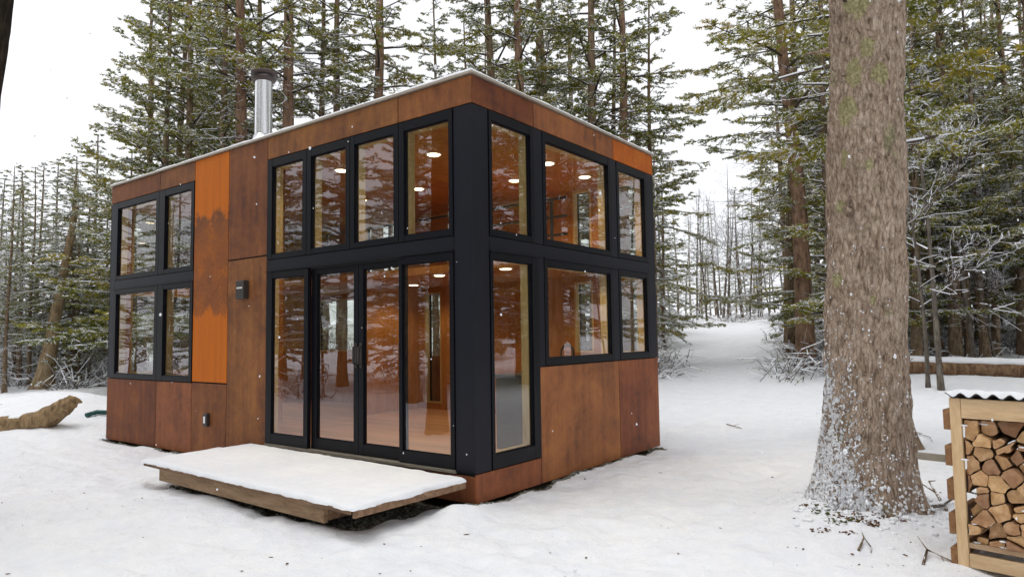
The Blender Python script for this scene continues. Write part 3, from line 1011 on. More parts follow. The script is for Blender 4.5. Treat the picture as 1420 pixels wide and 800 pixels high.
# posts (local: x along the front, y into depth)
for (x, y, m) in ((0.0, 0.0, 'new_lumber'), (0.0, RD - 0.04, 'new_lumber'), (RW - 0.07, 0.0, 'new_lumber'), (RW - 0.07, RD - 0.04, 'new_lumber')):
    obj('post', B().box(x - 0.035, x + 0.035, y, y + 0.04, 0, RH - 0.012 if y == 0 else RH - 0.10), m, rack, bevel=0.003)
obj('header', B().box(0.037, RW - 0.107, 0.002, 0.040, RH - 0.155, RH - 0.014), 'new_lumber_h', rack, bevel=0.003)
obj('header', B().box(0.037, RW - 0.107, RD - 0.04, RD - 0.002, RH - 0.24, RH - 0.103), 'new_lumber_h', rack, bevel=0.003)
obj('bottom_rail', B().box(0.037, RW - 0.107, 0.004, 0.040, 0.165, 0.200), 'beam_wood', rack, bevel=0.003)
obj('bottom_rail', B().box(0.037, RW - 0.107, 0.0, 0.038, 0.03, 0.125), 'new_lumber_h', rack, bevel=0.003)
obj('bottom_rail', B().box(0.037, RW - 0.107, RD - 0.04, RD - 0.002, 0.03, 0.17), 'new_lumber_h', rack, bevel=0.003)
for k in range(4):
    obj('floor_slat', B().box(0.04, RW - 0.11, 0.06 + k * 0.13, 0.16 + k * 0.13, 0.172, 0.194), 'slat_wood', rack, bevel=0.003)
for zc in (0.07, 0.315, 0.555, 0.80, 1.06):
    obj('side_slat', B().box(-0.082, -0.037, 0.012, RD + 0.02, zc - 0.07, zc + 0.075), 'slat_wood', rack, bevel=0.003)
    obj('side_slat', B().box(RW - 0.033, RW + 0.010, 0.012, RD + 0.02, zc - 0.07, zc + 0.075), 'slat_wood', rack, bevel=0.003)
for zc in (0.40, 0.66, 0.92):
    obj('back_slat', B().box(-0.03, RW - 0.04, RD + 0.002, RD + 0.026, zc - 0.05, zc + 0.05), 'grey_wood', rack, bevel=0.003)
ps = obj('prop_stick', B().box(-0.30, -0.102, 0.10, 0.14, 0.735, 0.785), 'grey_wood', rack, bevel=0.004)
# corrugated roof sheet
nn = 18 * 8
cxs = np.linspace(-0.05, RW + 0.03, nn + 1)
wave = 0.016 * np.cos((cxs + 0.05) * 2 * math.pi / 0.098)
V = []; Fq = []
for iy, y in enumerate((-0.035, RD + 0.06)):
    zt = RH + 0.006 - (y + 0.035) * 0.14
    for off in (0, 0.006):
        V.append(np.stack([cxs, np.full(nn + 1, y), zt + wave + off], 1))
V = np.vstack(V); n_ = nn + 1
for i in range(nn):
    Fq += [(i, i + 1, 2 * n_ + i + 1, 2 * n_ + i), (n_ + i, 3 * n_ + i, 3 * n_ + i + 1, n_ + i + 1), (i, n_ + i, n_ + i + 1, i + 1), (2 * n_ + i, 2 * n_ + i + 1, 3 * n_ + i + 1, 3 * n_ + i)]
rf = link('roof_sheet', np_mesh('roof_sheet', V, [np.array(Fq)], ['roofing'], smooth=False), rack)
sx = np.linspace(-0.045, RW + 0.025, 90); sy = np.linspace(-0.028, RD + 0.055, 34)
X, Y = np.meshgrid(sx, sy)
ed = np.minimum(np.minimum(X - sx[0], sx[-1] - X), np.minimum(Y - sy[0], sy[-1] - Y))
Z = RH + 0.014 - (Y + 0.035) * 0.14 + 0.016 * np.cos((X + 0.05) * 2 * math.pi / 0.098) * np.clip(1 - ed / 0.05, 0, 1) + 0.040 * np.clip(ed / 0.04, 0, 1) ** 0.5 + 0.008 * fbm(X * 9, Y * 9, 71, 2) * (ed > 0.001)
i2 = (np.arange(33)[:, None] * 90 + np.arange(89)[None]).ravel()
link('snow_layer', np_mesh('snow_layer', np.stack([X.ravel(), Y.ravel(), Z.ravel()], 1), [np.stack([i2, i2 + 1, i2 + 91, i2 + 90], 1)], ['snow'], smooth=True), rf)


def clip_cell(poly, p, q, gap):
    """keep the part of poly nearer to p than to q"""
    mx_, my_ = (p[0] + q[0]) / 2, (p[1] + q[1]) / 2
    nxx, nyy = q[0] - p[0], q[1] - p[1]
    L_ = math.hypot(nxx, nyy); nxx /= L_; nyy /= L_
    d = lambda s: (s[0] - mx_) * nxx + (s[1] - my_) * nyy + gap
    out = []
    for i in range(len(poly)):
        a, c = poly[i], poly[(i + 1) % len(poly)]
        da, dc = d(a), d(c)
        if da <= 0: out.append(a)
        if (da < 0) != (dc < 0):
            t = da / (da - dc)
            out.append((a[0] + t * (c[0] - a[0]), a[1] + t * (c[1] - a[1])))
    return out


cs, sn = math.cos(SHED_ANG), math.sin(SHED_ANG)


def rack_world(x, y, z):
    return (SHED[0] + cs * x - sn * y, SHED[1] + sn * x + cs * y, RZ + z)


x0, x1, z0, z1 = 0.045, RW - 0.115, 0.2, 1.035
pts = []
rows = 10
for r_ in range(rows):
    cols = 11
    for c_ in range(cols):
        pts.append((x0 + (c_ + 0.5 + (0.25 if r_ % 2 else -0.25)) * (x1 - x0) / cols + random.uniform(-0.058, 0.058),
                    z0 + (r_ + 0.5) * (z1 - z0) / rows + random.uniform(-0.048, 0.048)))
top_prof = lambda x: 1.005 + 0.03 * math.sin(x * 9) + 0.015 * math.sin(x * 31)
for k, p in enumerate(pts):
    poly = [(x0, z0), (x1, z0), (x1, z1 + 0.03), (x0, z1 + 0.03)]
    for q in pts:
        if q is not p and math.hypot(q[0] - p[0], q[1] - p[1]) < 0.4:
            poly = clip_cell(poly, p, q, random.uniform(0.0005, 0.007))
            if len(poly) < 3: break
    if len(poly) < 3: continue
    cxm = sum(a for a, _ in poly) / len(poly); czm = sum(a for _, a in poly) / len(poly)
    # round one side like a bark edge: chamfer every corner
    rp = []
    for i in range(len(poly)):
        a, c, e = poly[i - 1], poly[i], poly[(i + 1) % len(poly)]
        t = random.uniform(0.02, 0.13)
        rp += [(c[0] + t * (a[0] - c[0]), c[1] + t * (a[1] - c[1])), (c[0] + t * (e[0] - c[0]), c[1] + t * (e[1] - c[1]))]
    # uneven split faces: a jittered point on every long edge, one run bulging like bark
    rq = []
    bulge = random.randrange(len(rp))
    for i in range(len(rp)):
        a, c = rp[i], rp[(i + 1) % len(rp)]
        rq.append(a)
        ln = math.hypot(c[0] - a[0], c[1] - a[1])
        if ln > 0.014:
            nx1, nz1 = (c[1] - a[1]) / ln, -(c[0] - a[0]) / ln
            k_ = random.uniform(-0.006, 0.001)
            rq.append(((a[0] + c[0]) / 2 + nx1 * k_, (a[1] + c[1]) / 2 + nz1 * k_))
    rp = rq
    # one side keeps the round of the trunk it was split from
    rm = min(math.hypot(a - cxm, c - czm) for a, c in rp) * random.uniform(1.05, 1.25)
    th0 = random.uniform(0, 6.28)
    if random.random() < 0.7:
        rr_ = []
        for a, c in rp:
            r_, th_ = math.hypot(a - cxm, c - czm), math.atan2(c - czm, a - cxm)
            if math.cos(th_ - th0) > 0.1: r_ = min(r_, rm)
            rr_.append((cxm + r_ * math.cos(th_), czm + r_ * math.sin(th_)))
        rp = rr_
    front = random.uniform(-0.012, 0.075) + (0.03 if czm > 0.95 else 0)
    length = random.uniform(0.42, 0.47)
    tx, tz = random.uniform(-0.015, 0.015), random.uniform(-0.015, 0.015)
    b = B(); n_ = len(rp)
    b.v = [(a - cxm, 0 + tx * (a - cxm) * 6 + tz * (c - czm) * 6, c - czm) for a, c in rp] + [((a - cxm) * 0.97, length, (c - czm) * 0.97) for a, c in rp]
    b.v.append((random.uniform(-.01, .01), random.uniform(-0.012, 0.006), random.uniform(-.01, .01)))
    for i in range(n_):
        b.f.append((i, 2 * n_, (i + 1) % n_)[::-1]); b.m.append(0)
    b.f.append(tuple(n_ + i for i in reversed(range(n_)))); b.m.append(0)
    bark_from = random.randrange(n_)
    for i in range(n_):
        b.f.append((i, (i + 1) % n_, n_ + (i + 1) % n_, n_ + i)); b.m.append(1 if (i - bark_from) % n_ < n_ * 0.55 else 0)
    o = obj('firewood_log', b, ['split_wood', 'log_bark'])
    o.location = rack_world(cxm, front, czm)
    o.rotation_euler = (0, 0, SHED_ANG)
    row = 'top row' if czm > 0.93 else ('bottom row' if czm < 0.3 else 'middle')
    lab = {'top row': 'split firewood log on the top row of the rack', 'bottom row': 'split firewood log in the bottom row of the rack', 'middle': 'split firewood log wedged in the middle of the stack'}[row]
    tag(o, lab, 'firewood', 'split firewood stacked in the rack')
# snow caught on a few logs
sp = []
for k in range(26):
    p = random.choice(pts); sp.append(rack_world(p[0] + random.uniform(-.03, .03), random.uniform(-0.005, 0.02), p[1] + 0.045))
for xx in np.linspace(0.08, 1.1, 34):
    if random.random() < 0.75: sp.append(rack_world(xx, 0.03 + random.uniform(0, .02), 0.203))
for xx in np.linspace(0.07, 0.17, 12):
    sp.append(rack_world(xx, 0.06 + random.uniform(0, .05), 1.045 - 3 * (xx - 0.12) ** 2))
sp = np.array(sp)
ssc = np.stack([rng.uniform(0.016, 0.034, len(sp)), rng.uniform(0.01, 0.02, len(sp)), rng.uniform(0.004, 0.008, len(sp))], 1)
tag(link('snow_dusting', scatter('snow_dusting', sp, ssc, ['snow'], 1, 0.2, True, rot=False)), 'thin snow caught on the firewood and rail of the rack', 'snow', kind='stuff')


# ------------------------------------------------------------------ big pine by the rack
def trunk_mesh(name, H, r_base, r_top, flare, nseg, nrad, seed, mat, lean=(0, 0), bark_amp=0.02, roots=5, wob=0.02, base_sink=0.25):
    rg = np.random.default_rng(seed)
    t = np.linspace(0, 1, nseg) ** 1.5
    zz = t * H - base_sink
    r = r_base + (r_top - r_base) * t
    th = np.linspace(0, 2 * math.pi, nrad, endpoint=False)
    TH, ZZ = np.meshgrid(th, zz)
    RR = np.repeat(r[:, None], nrad, 1)
    hz = np.maximum(ZZ, 0)
    ph = rg.random(3) * 6
    fl = flare * np.exp(-hz / (0.22 + 1.1 * r_base))
    RR = RR * (1 + fl * (1 + 0.45 * np.cos(roots * TH + ph[0]) * np.exp(-hz / 0.4)))
    # closed noise round the trunk via two offset sheets
    cx_, sy_ = np.cos(TH) * r_base, np.sin(TH) * r_base
    n = fbm((cx_ * 9 + 40) / max(r_base * 2, 0.3) * 0.6, ZZ * 2.2 + sy_ * 9 / max(r_base * 2, 0.3) * 0.6, seed, 3)
    fine = fbm(TH * 16 / 6.283 * 3, ZZ * 5.0, seed + 5, 3) * np.minimum(1, 1)
    RR = RR + n * bark_amp * 1.5 + fine * bark_amp
    cxx = lean[0] * ZZ + wob * np.sin(ZZ * 0.5 + ph[1]); cyy = lean[1] * ZZ + wob * np.cos(ZZ * 0.43 + ph[2])
    V = np.stack([RR * np.cos(TH) + cxx, RR * np.sin(TH) + cyy, ZZ], -1).reshape(-1, 3)
    a = (np.arange(nseg - 1)[:, None] * nrad + np.arange(nrad)[None]); b_ = (np.arange(nseg - 1)[:, None] * nrad + (np.arange(nrad)[None] + 1) % nrad)
    F = np.stack([a, b_, b_ + nrad, a + nrad], -1).reshape(-1, 4)
    return np_mesh(name, V, [F], [mat], smooth=True), V, RR


pz = float(terrain(np.array([PINE[0]]), np.array([PINE[1]]))[0]) - 0.12
pine = thing('pine_tree', 'thick old pine with snow plastered on its bark beside the firewood rack', 'pine tree', (PINE[0], PINE[1], pz))
tm, TV, TR = trunk_mesh('trunk', 11.5, 0.335, 0.262, 0.46, 330, 180, 4, 'bark_big', (0.049, -0.004), 0.034, 6, 0.012, 0.25)
def set_attr(me, name, vals):
    at_ = me.attributes.new(name, 'FLOAT', 'POINT'); at_.data.foreach_set('value', np.asarray(vals, np.float32).ravel())


_th = np.tile(np.arange(180) * 2 * math.pi / 180, 330); _h = TV[:, 2]
_side = 0.5 + 0.5 * np.cos(_th - R(205))
_sn = (0.92 * np.exp(-np.maximum(_h - 0.10, 0) / 0.75) * (0.30 + 0.70 * _side ** 1.3) + 0.34 * _side ** 2.5 * np.exp(-np.maximum(_h - 1.3, 0) / 0.9)) + 0.35 * vnoise(_th * 2.2, _h * 2.6, 19) - 0.12
set_attr(tm, 'snowy', np.clip(_sn, 0, 0.56))
_li = np.zeros(len(_h))
for a_, h_, r_ in ((-112, 3.62, 0.30), (-100, 3.95, 0.28), (-80, 4.15, 0.22), (-118, 2.75, 0.14), (-60, 3.9, 0.25), (-95, 4.6, 0.4), (-115, 3.2, 0.18), (-75, 3.1, 0.12), (-125, 2.1, 0.16), (-70, 1.9, 0.1)):
    dth = (_th - R(a_) + math.pi) % (2 * math.pi) - math.pi
    _li = np.maximum(_li, 1.0 * np.exp(-((dth * 0.31) ** 2 * 2 + (_h - h_) ** 2) / (r_ * 0.55) ** 2))
set_attr(tm, 'lichen', _li)
link('trunk', tm, pine)
# snow clumps stuck to the bark, thick near the foot and on the weather side
TVr = TV.reshape(330, 180, 3)
pos = []; scl = []
for _ in range(26000):
    i = rng.integers(3, 200); j = rng.integers(0, 180)
    p = TVr[i, j]
    if p[2] > 3.0: continue
    th = 2 * math.pi * j / 180
    # weather side faces the cabin (-x, slightly -y)
    side = 0.5 + 0.5 * math.cos(th - R(200))
    h = p[2]
    dens = 0.95 * math.exp(-max(h - 0.15, 0) / 0.62) * (0.25 + 0.75 * side ** 1.2) + 0.30 * side ** 3 * math.exp(-max(h - 0.9, 0) / 0.55)
    dens *= 0.35 + 1.3 * (vnoise(np.array([th * 3.0]), np.array([h * 3.5]), 9)[0] + 0.5)
    if rng.random() > dens * 0.34: continue
    s_ = rng.uniform(0.004, 0.011) * (1.5 if h < 0.35 else 1)
    for _k in range(rng.integers(1, 5)):
        jj = int(j + rng.integers(-1, 2)) % 180; i2_ = min(329, i + int(rng.integers(-2, 3)))
        pp = TVr[i2_, jj]
        pos.append((pp[0] + rng.normal(0, .004), pp[1] + rng.normal(0, .004), pp[2] + rng.normal(0, .012))); scl.append((s_ * 0.9, s_ * 0.9, s_ * rng.uniform(0.6, 1.5)))
pos = np.array(pos); scl = np.array(scl)
link('snow_crust', scatter('snow_crust', pos, scl, ['snow'], 1, 0.3, True), pine)
pine_crown_slot = pine
# broken branch stubs and lichen tufts
for th, h, l in ((R(-105), 2.62, 0.10), (R(-88), 3.15, 0.07), (R(-70), 2.2, 0.06), (R(-120), 3.9, 0.12), (R(150), 4.3, 0.4)):
    d = np.array([math.cos(th), math.sin(th), 0.25]); p0 = np.array([0.049 * h, -0.004 * h, h]) + d * 0.25
    obj('branch_stub', B().tube([p0, p0 + d * (0.06 + l * 0.4), p0 + d * (0.08 + l)], [0.035, 0.022, 0.012], 7), 'bark_big', pine, smooth=True)
# leaf mould and moss pushed out of the snow at the foot
pos = []; scl = []; mi = []
for (ax, ay, rr, n_, m) in ((0.02, -0.58, 0.13, 90, 0), (-0.40, -0.38, 0.07, 20, 0), (-0.22, -0.50, 0.09, 50, 1), (-0.05, -0.66, 0.10, 40, 1), (0.24, -0.40, 0.10, 60, 0), (-0.2, -0.85, 0.06, 20, 0), (0.0, -0.86, 0.06, 20, 0)):
    for _ in range(n_):
        a = rng.random() * 6.28; q = rr * math.sqrt(rng.random())
        x = PINE[0] + ax + q * math.cos(a) * 1.4; y = PINE[1] + ay + q * math.sin(a) * 0.8
        pos.append((x, y, gh(x, y) + rng.uniform(-0.004, 0.016))); s_ = rng.uniform(0.006, 0.016)
        scl.append((s_, s_ * 0.7, s_ * 0.5)); mi.append(m)
tag(link('leaf_litter', scatter('leaf_litter', np.array(pos), np.array(scl), ['leaf_litter', 'moss'], 1, 0.45, False, np.array(mi))), 'brown leaf mould and moss poking through snow at the thick pine foot', 'leaf litter', kind='stuff')
# snow lumps round the foot
n_ = 200
a = rng.random(n_) * 6.28; q = 0.42 + np.abs(rng.normal(0, 0.28, n_))
x = PINE[0] + q * np.cos(a); y = PINE[1] + q * np.sin(a)
s_ = rng.uniform(0.010, 0.030, n_)
tag(link('snow_lumps', scatter('snow_lumps', np.column_stack([x, y, ground_h(x, y) + s_ * 0.1]), np.stack([s_ * 1.3, s_, s_ * 0.6], 1), ['snow'], 2, 0.12, True)), 'lumpy snow fallen round the thick pine foot', 'snow', kind='stuff')


# ------------------------------------------------------------------ logs, sticks and small things
def gpt(px, py):
    """ground point seen at a pixel"""
    d = ray(px, py); t = 1.0
    for _ in range(400):
        p = CAM + d * t
        if p[2] < gh(p[0], p[1]): break
        t += 0.02 * t
    for _ in range(12):
        t -= 0.002 * t
    p = CAM + d * t
    return np.array([p[0], p[1], gh(p[0], p[1])])


# old drift log with its end curling up
lg = thing('drift_log', 'weathered brown drift log with one end curling up out of the snow', 'log', (-10.8, -0.6, gh(-10.8, -0.6)))
c0 = np.array(lg.location)


def at_pix(px, py, depth):
    return CAM + ray(px, py) * depth


ctr = [at_pix(-150, 606, 12.2), at_pix(-70, 600, 12.5), at_pix(0, 594, 12.9), at_pix(34, 590, 13.0), at_pix(58, 583, 13.0), at_pix(77, 572, 13.0), at_pix(93, 561, 13.0), at_pix(104, 554, 13.0)]
rads = [0.21, 0.21, 0.205, 0.205, 0.20, 0.185, 0.145, 0.085]
# resample smoothly
cc = np.array(ctr); tt = np.linspace(0, len(cc) - 1, 46)
sm = np.stack([np.interp(tt, range(len(cc)), cc[:, k]) for k in range(3)], 1)
for _ in range(4): sm[1:-1] = (sm[:-2] + 2 * sm[1:-1] + sm[2:]) / 4
rr = np.interp(tt, range(len(cc)), rads)
b = B(); b.tube([p - c0 for p in sm], list(rr), 22)
v = np.array(b.v); cidx = np.repeat(np.arange(46), 22)
dv = v - (sm[cidx] - c0); nr = dv / (np.linalg.norm(dv, axis=1)[:, None] + 1e-6)
amp = 0.05 * fbm(cidx * 0.28, (np.arange(len(v)) % 22) * 0.55, 5, 3)
b.v = [tuple(p) for p in (v + nr * amp[:, None])]
obj('trunk', b, 'drift', lg, smooth=True)
b = B()
tip = sm[-1] - c0
b.tube([tip - CR * 0.12, tip + CR * 0.05 + np.array([0, 0, -0.02]), tip + CR * 0.13 + np.array([0, 0, -0.05])], [0.09, 0.055, 0.02], 8)
b.tube([sm[40] - c0, sm[40] - c0 + CR * 0.22 + np.array([0, 0, 0.07])], [0.05, 0.015], 7)
obj('root_stub', b, 'drift', lg, smooth=True)
# snow along its back
sb = B(); ups = [p - c0 + np.array([0, 0, r_ * 0.72]) for p, r_ in zip(sm, rr)]
sb.tube(ups[:25], [r_ * 0.62 * (0.85 + 0.3 * random.random()) * (1 if k < 20 else 0.7) for k, r_ in enumerate(rr[:25])], 12, squash=0.55)
obj('snow_cap', sb, 'snow', lg, smooth=True)

# green hose end by the far corner
hp = [gpt(120, 574) + np.array([0, 0, 0.05]), gpt(134, 573) + np.array([0, 0, 0.06]), gpt(152, 573) + np.array([0, 0, 0.06])]
hd = obj('hose', B().tube(hp, 0.045, 8), 'green_hose', smooth=True)
tag(hd, 'dark green hose lying on the snow by the cabin far corner', 'hose')

# long fallen log on the right
la, lb = np.array([0.6, 17.3, 0.0]), np.array([12.5, 19.6, 0.0])
n_ = 60
cl = la[None] + (lb - la)[None] * np.linspace(0, 1, n_)[:, None]
base_z = [gh(p[0], p[1]) for p in cl]
kz = np.polyfit(np.arange(n_), base_z, 2)
cl[:, 2] = np.polyval(kz, np.arange(n_)) + 0.17
fl = thing('fallen_log', 'long fallen log under snow lying across the woods edge', 'log', tuple(la + np.array([0, 0, base_z[0]])))
c0 = np.array(fl.location)
b = B(); b.tube([p - c0 for p in cl], list(np.linspace(0.235, 0.20, n_) * (1 + 0.06 * rng.standard_normal(n_) * 0.5)), 18)
obj('trunk', b, 'log_bark', fl, smooth=True)
b = B(); b.tube([p - c0 + np.array([0, 0.03, 0.215]) for p in cl], list(0.19 * (1 + 0.12 * rng.standard_normal(n_) * 0.5)), 12, squash=0.62)
obj('snow_cap', b, 'snow', fl, smooth=True)


def stick(name, pts_, rad, label, mat='bark', cat='stick', group=None, snow=True):
    p = [np.array(q) for q in pts_]
    t_ = thing(name, label, cat, tuple(p[0]), 0, group)
    p = [q - p[0] for q in p]
    b = B(); b.tube(p, list(np.linspace(rad, rad * 0.45, len(p))), 7)
    for k in range(1, len(p)):
        d = p[k] - p[k - 1]; s_ = np.array([-d[1], d[0], 0.5 * np.linalg.norm(d)]) * random.choice((-0.5, 0.5))
        b.tube([p[k], p[k] + d * 0.5 + s_ * 0.6], [rad * 0.5, rad * 0.2], 6)
    obj('stem', b, mat, t_, smooth=True)
    if snow:
        obj('snow_strip', B().tube([q + np.array([0, 0, rad * 0.75]) for q in p], list(np.linspace(rad, rad * 0.45, len(p)) * 0.9), 7, squash=0.6), 'snow', t_, smooth=True)
    return t_


up = np.array([0, 0, 0.05])
stick('fallen_branch', [gpt(1258, 698) + up * 0.4, gpt(1285, 706) + up * 0.9, gpt(1306, 702) + up, gpt(1338, 694) + up * 2.2], 0.028, 'snow topped fallen branch poking out behind the firewood rack', 'bark_grey')
stick('fallen_branch', [gpt(1312, 702) + up * 0.3, gpt(1298, 692) + up * 1.6, gpt(1289, 684) + up * 3], 0.016, 'short forked dark branch standing from the snow near the rack', 'bark', snow=False)
stick('twig', [gpt(1280, 776) + up * 0.2, gpt(1286, 766) + up * 0.8, gpt(1304, 771) + up * 0.5, gpt(1320, 775) + up * 0.2], 0.011, 'thin crooked twig lying in front of the firewood rack', 'bark', snow=False)
stick('twig', [gpt(1008, 588) + up * 0.2, gpt(1016, 590) + up * 0.5, gpt(1028, 591) + up * 0.3], 0.012, 'small twig lying alone on the snow beside the cabin', 'bark', snow=False)
stick('twig', [gpt(1190, 752) + up * 0.2, gpt(1198, 745) + up * 0.8, gpt(1208, 755) + up * 0.4], 0.011, 'crooked dark twig at the thick pine foot', 'bark', snow=False)
stick('twig', [gpt(1230, 600) + up * 0.2, gpt(1262, 598) + up * 0.8, gpt(1290, 604) + up * 0.4], 0.012, 'twig half buried behind the thick pine', 'bark_grey', snow=False)

# specks of bark, needles and twigs on the snow
pos = []; scl = []
for _ in range(420):
    px, py = rng.uniform(0, 1420), 505 + 300 * rng.random() ** 0.8
    d = ray(px, py)
    if d[2] >= -0.02: continue
    t = -CAM[2] / d[2]
    x, y = CAM[0] + d[0] * t, CAM[1] + d[1] * t
    if rect_d(np.array([x]), np.array([y]), -8.6, 0.05, -1.7, 4.5)[0] <= 0.01 or t > 22: continue
    if rng.random() > 0.25 and not (px > 1080 or (px < 200 and py < 600)): continue
    pos.append((x, y, gh(x, y) + 0.004)); s_ = rng.uniform(0.003, 0.011) * (1 if t > 5 else 0.6)
    scl.append((s_ * rng.uniform(1, 3), s_, s_ * 0.5))
tag(link('debris', scatter('debris', np.array(pos), np.array(scl), ['leaf_litter'], 1, 0.4, False)), 'dark specks of bark and needles scattered on the snow', 'debris', kind='stuff')

# tarp covered pile in the right woods
tx, ty = at_depth(1292, 27); tz = gh(tx, ty)
tp = thing('tarped_pile', 'rounded pile under a green tarp in the woods behind the fallen log', 'tarp', (tx, ty, tz))
v, f = ico(3)
v = v * np.array([0.95, 0.6, 0.85]) * (1 + 0.12 * fbm(v[:, 0:1] * 3 + 5, v[:, 1:2] * 3 + v[:, 2:3] * 2, 3, 3))
v[:, 2] = np.maximum(v[:, 2] + 0.35, -0.1)
link('tarp', np_mesh('tarp', v, [f], ['tarp'], smooth=True), tp)
sv = v.copy(); sv[:, 2] += 0.035; keep = f[(v[f][:, :, 2].mean(1) > 0.75) & (rng.random(len(f)) > 0.25)]
link('snow_cap', np_mesh('snow_cap', sv * np.array([1.0, 1.0, 1.0]), [keep], ['snow'], smooth=True), tp)

# falling flakes
n_ = 170
dep = rng.uniform(1.6, 8.0, n_) ** 1.0
px = rng.uniform(0, 1420, n_); py = rng.uniform(0, 800, n_)
P = np.array([CAM + ray(a, c) * d for a, c, d in zip(px, py, dep)])
ok = (P[:, 2] > 0.15) & ~((P[:, 0] < 0.1) & (P[:, 1] > -0.1))
P = P[ok]; s_ = rng.uniform(0.002, 0.0065, len(P))
tag(link('snowflakes', scatter('snowflakes', P, np.stack([s_, s_, s_ * 1.4], 1), ['snow'], 1, 0.3, True)), 'loose snowflakes drifting down through the air', 'snowflakes', kind='stuff')

# ------------------------------------------------------------------ trees
def unit(v):
    return v / (np.linalg.norm(v, axis=-1, keepdims=True) + 1e-9)


class Foliage:
    """collects needles, snow and thin wood as arrays"""

    def __init__(s, seed):
        s.r = np.random.default_rng(seed)
        s.V = []; s.T = []; s.Q = []; s.mT = []; s.mQ = []; s.tT = []; s.tQ = []
        s.n = 0

    def tris(s, a, b, c, m, tint):
        k = len(a)
        if k == 0: return
        V = np.stack([a, b, c], 1).reshape(-1, 3)
        s.V.append(V); s.T.append(np.arange(3 * k).reshape(-1, 3) + s.n); s.n += 3 * k
        s.mT.append(np.full(k, m) if np.isscalar(m) else m); s.tT.append(np.broadcast_to(tint, k).copy())

    def quads(s, a, b, c, d, m, tint):
        k = len(a)
        if k == 0: return
        V = np.stack([a, b, c, d], 1).reshape(-1, 3)
        s.V.append(V); s.Q.append(np.arange(4 * k).reshape(-1, 4) + s.n); s.n += 4 * k
        s.mQ.append(np.full(k, m) if np.isscalar(m) else m); s.tQ.append(np.broadcast_to(tint, k).copy())

    def rods(s, p, q, r0, r1, m, tint):
        """three sided rods from p to q"""
        p = np.asarray(p, float); q = np.asarray(q, float)
        if len(p) == 0: return
        d = unit(q - p)
        a = np.where(np.abs(d[:, 2:3]) < 0.9, np.array([[0, 0, 1.0]]), np.array([[1.0, 0, 0]]))
        u = unit(np.cross(a, d)); v = np.cross(d, u)
        r0 = np.broadcast_to(r0, len(p))[:, None]; r1 = np.broadcast_to(r1, len(p))[:, None]
        ring = [math.cos(t) * u + math.sin(t) * v for t in (math.pi / 2, math.pi * 7 / 6, math.pi * 11 / 6)]
        for i in range(3):
            j = (i + 1) % 3
            s.quads(p + r0 * ring[i], p + r0 * ring[j], q + r1 * ring[j], q + r1 * ring[i], m, tint)

    def ribbon(s, p, q, w0, w1, lift, m=1, tint=0.5):
        """snow lying on a twig: a low ridge of two faces"""
        p = np.asarray(p, float); q = np.asarray(q, float)
        if len(p) == 0: return
        d = unit(q - p); h = unit(np.cross(d, np.array([[0, 0, 1.0]])))
        up = np.array([[0, 0, 1.0]])
        w0 = np.broadcast_to(w0, len(p))[:, None]; w1 = np.broadcast_to(w1, len(p))[:, None]; lift = np.broadcast_to(lift, len(p))[:, None]
        t0 = p + up * (lift + w0 * 0.8); t1 = q + up * (lift * 0.6 + w1 * 0.8)
        s.quads(p - h * w0, t0, t1, q - h * w1, m, tint)
        s.quads(t0, p + h * w0, q + h * w1, t1, m, tint)

    def needles(s, p, q, step, length, width, tint, flat=0.6, per=3, snow=0.12):
        """blades along each twig p->q; arrays"""
        L = np.linalg.norm(q - p, axis=1)
        cnt = np.maximum(2, (L / step).astype(int))
        idx = np.repeat(np.arange(len(p)), cnt * per)
        k = len(idx)
        t = s.r.random(k) ** 0.85
        d = unit(q - p)[idx]
        rnd = s.r.normal(size=(k, 3)); rnd[:, 2] *= flat
        rnd = unit(rnd - d * np.sum(rnd * d, 1, keepdims=True))
        base = p[idx] + (q - p)[idx] * t[:, None]
        dr = unit(d * 0.75 + rnd * 0.95)
        ln = (length * s.r.uniform(0.65, 1.2, k) * (1 - 0.35 * t))[:, None]
        sd = unit(np.cross(dr, s.r.normal(size=(k, 3)))) * (width * s.r.uniform(0.7, 1.2, k) * 0.5)[:, None]
        m = (s.r.random(k) < snow * (1 + 0.8 * (rnd[:, 2] > 0.15))).astype(int)
        s.tris(base - sd, base + sd, base + dr * ln, m, np.clip(tint[idx] + s.r.normal(0, 0.10, k), 0, 1))

    def mesh(s, name, mats):
        V = np.concatenate(s.V)
        polys = []; mi = []; ti = []
        if s.T: polys.append(np.concatenate(s.T)); mi += s.mT; ti += s.tT
        if s.Q: polys.append(np.concatenate(s.Q)); mi += s.mQ; ti += s.tQ
        return np_mesh(name, V, polys, mats, np.concatenate(mi), False, np.concatenate(ti))


CM = ['needles', 'twig_snow', 'twig']


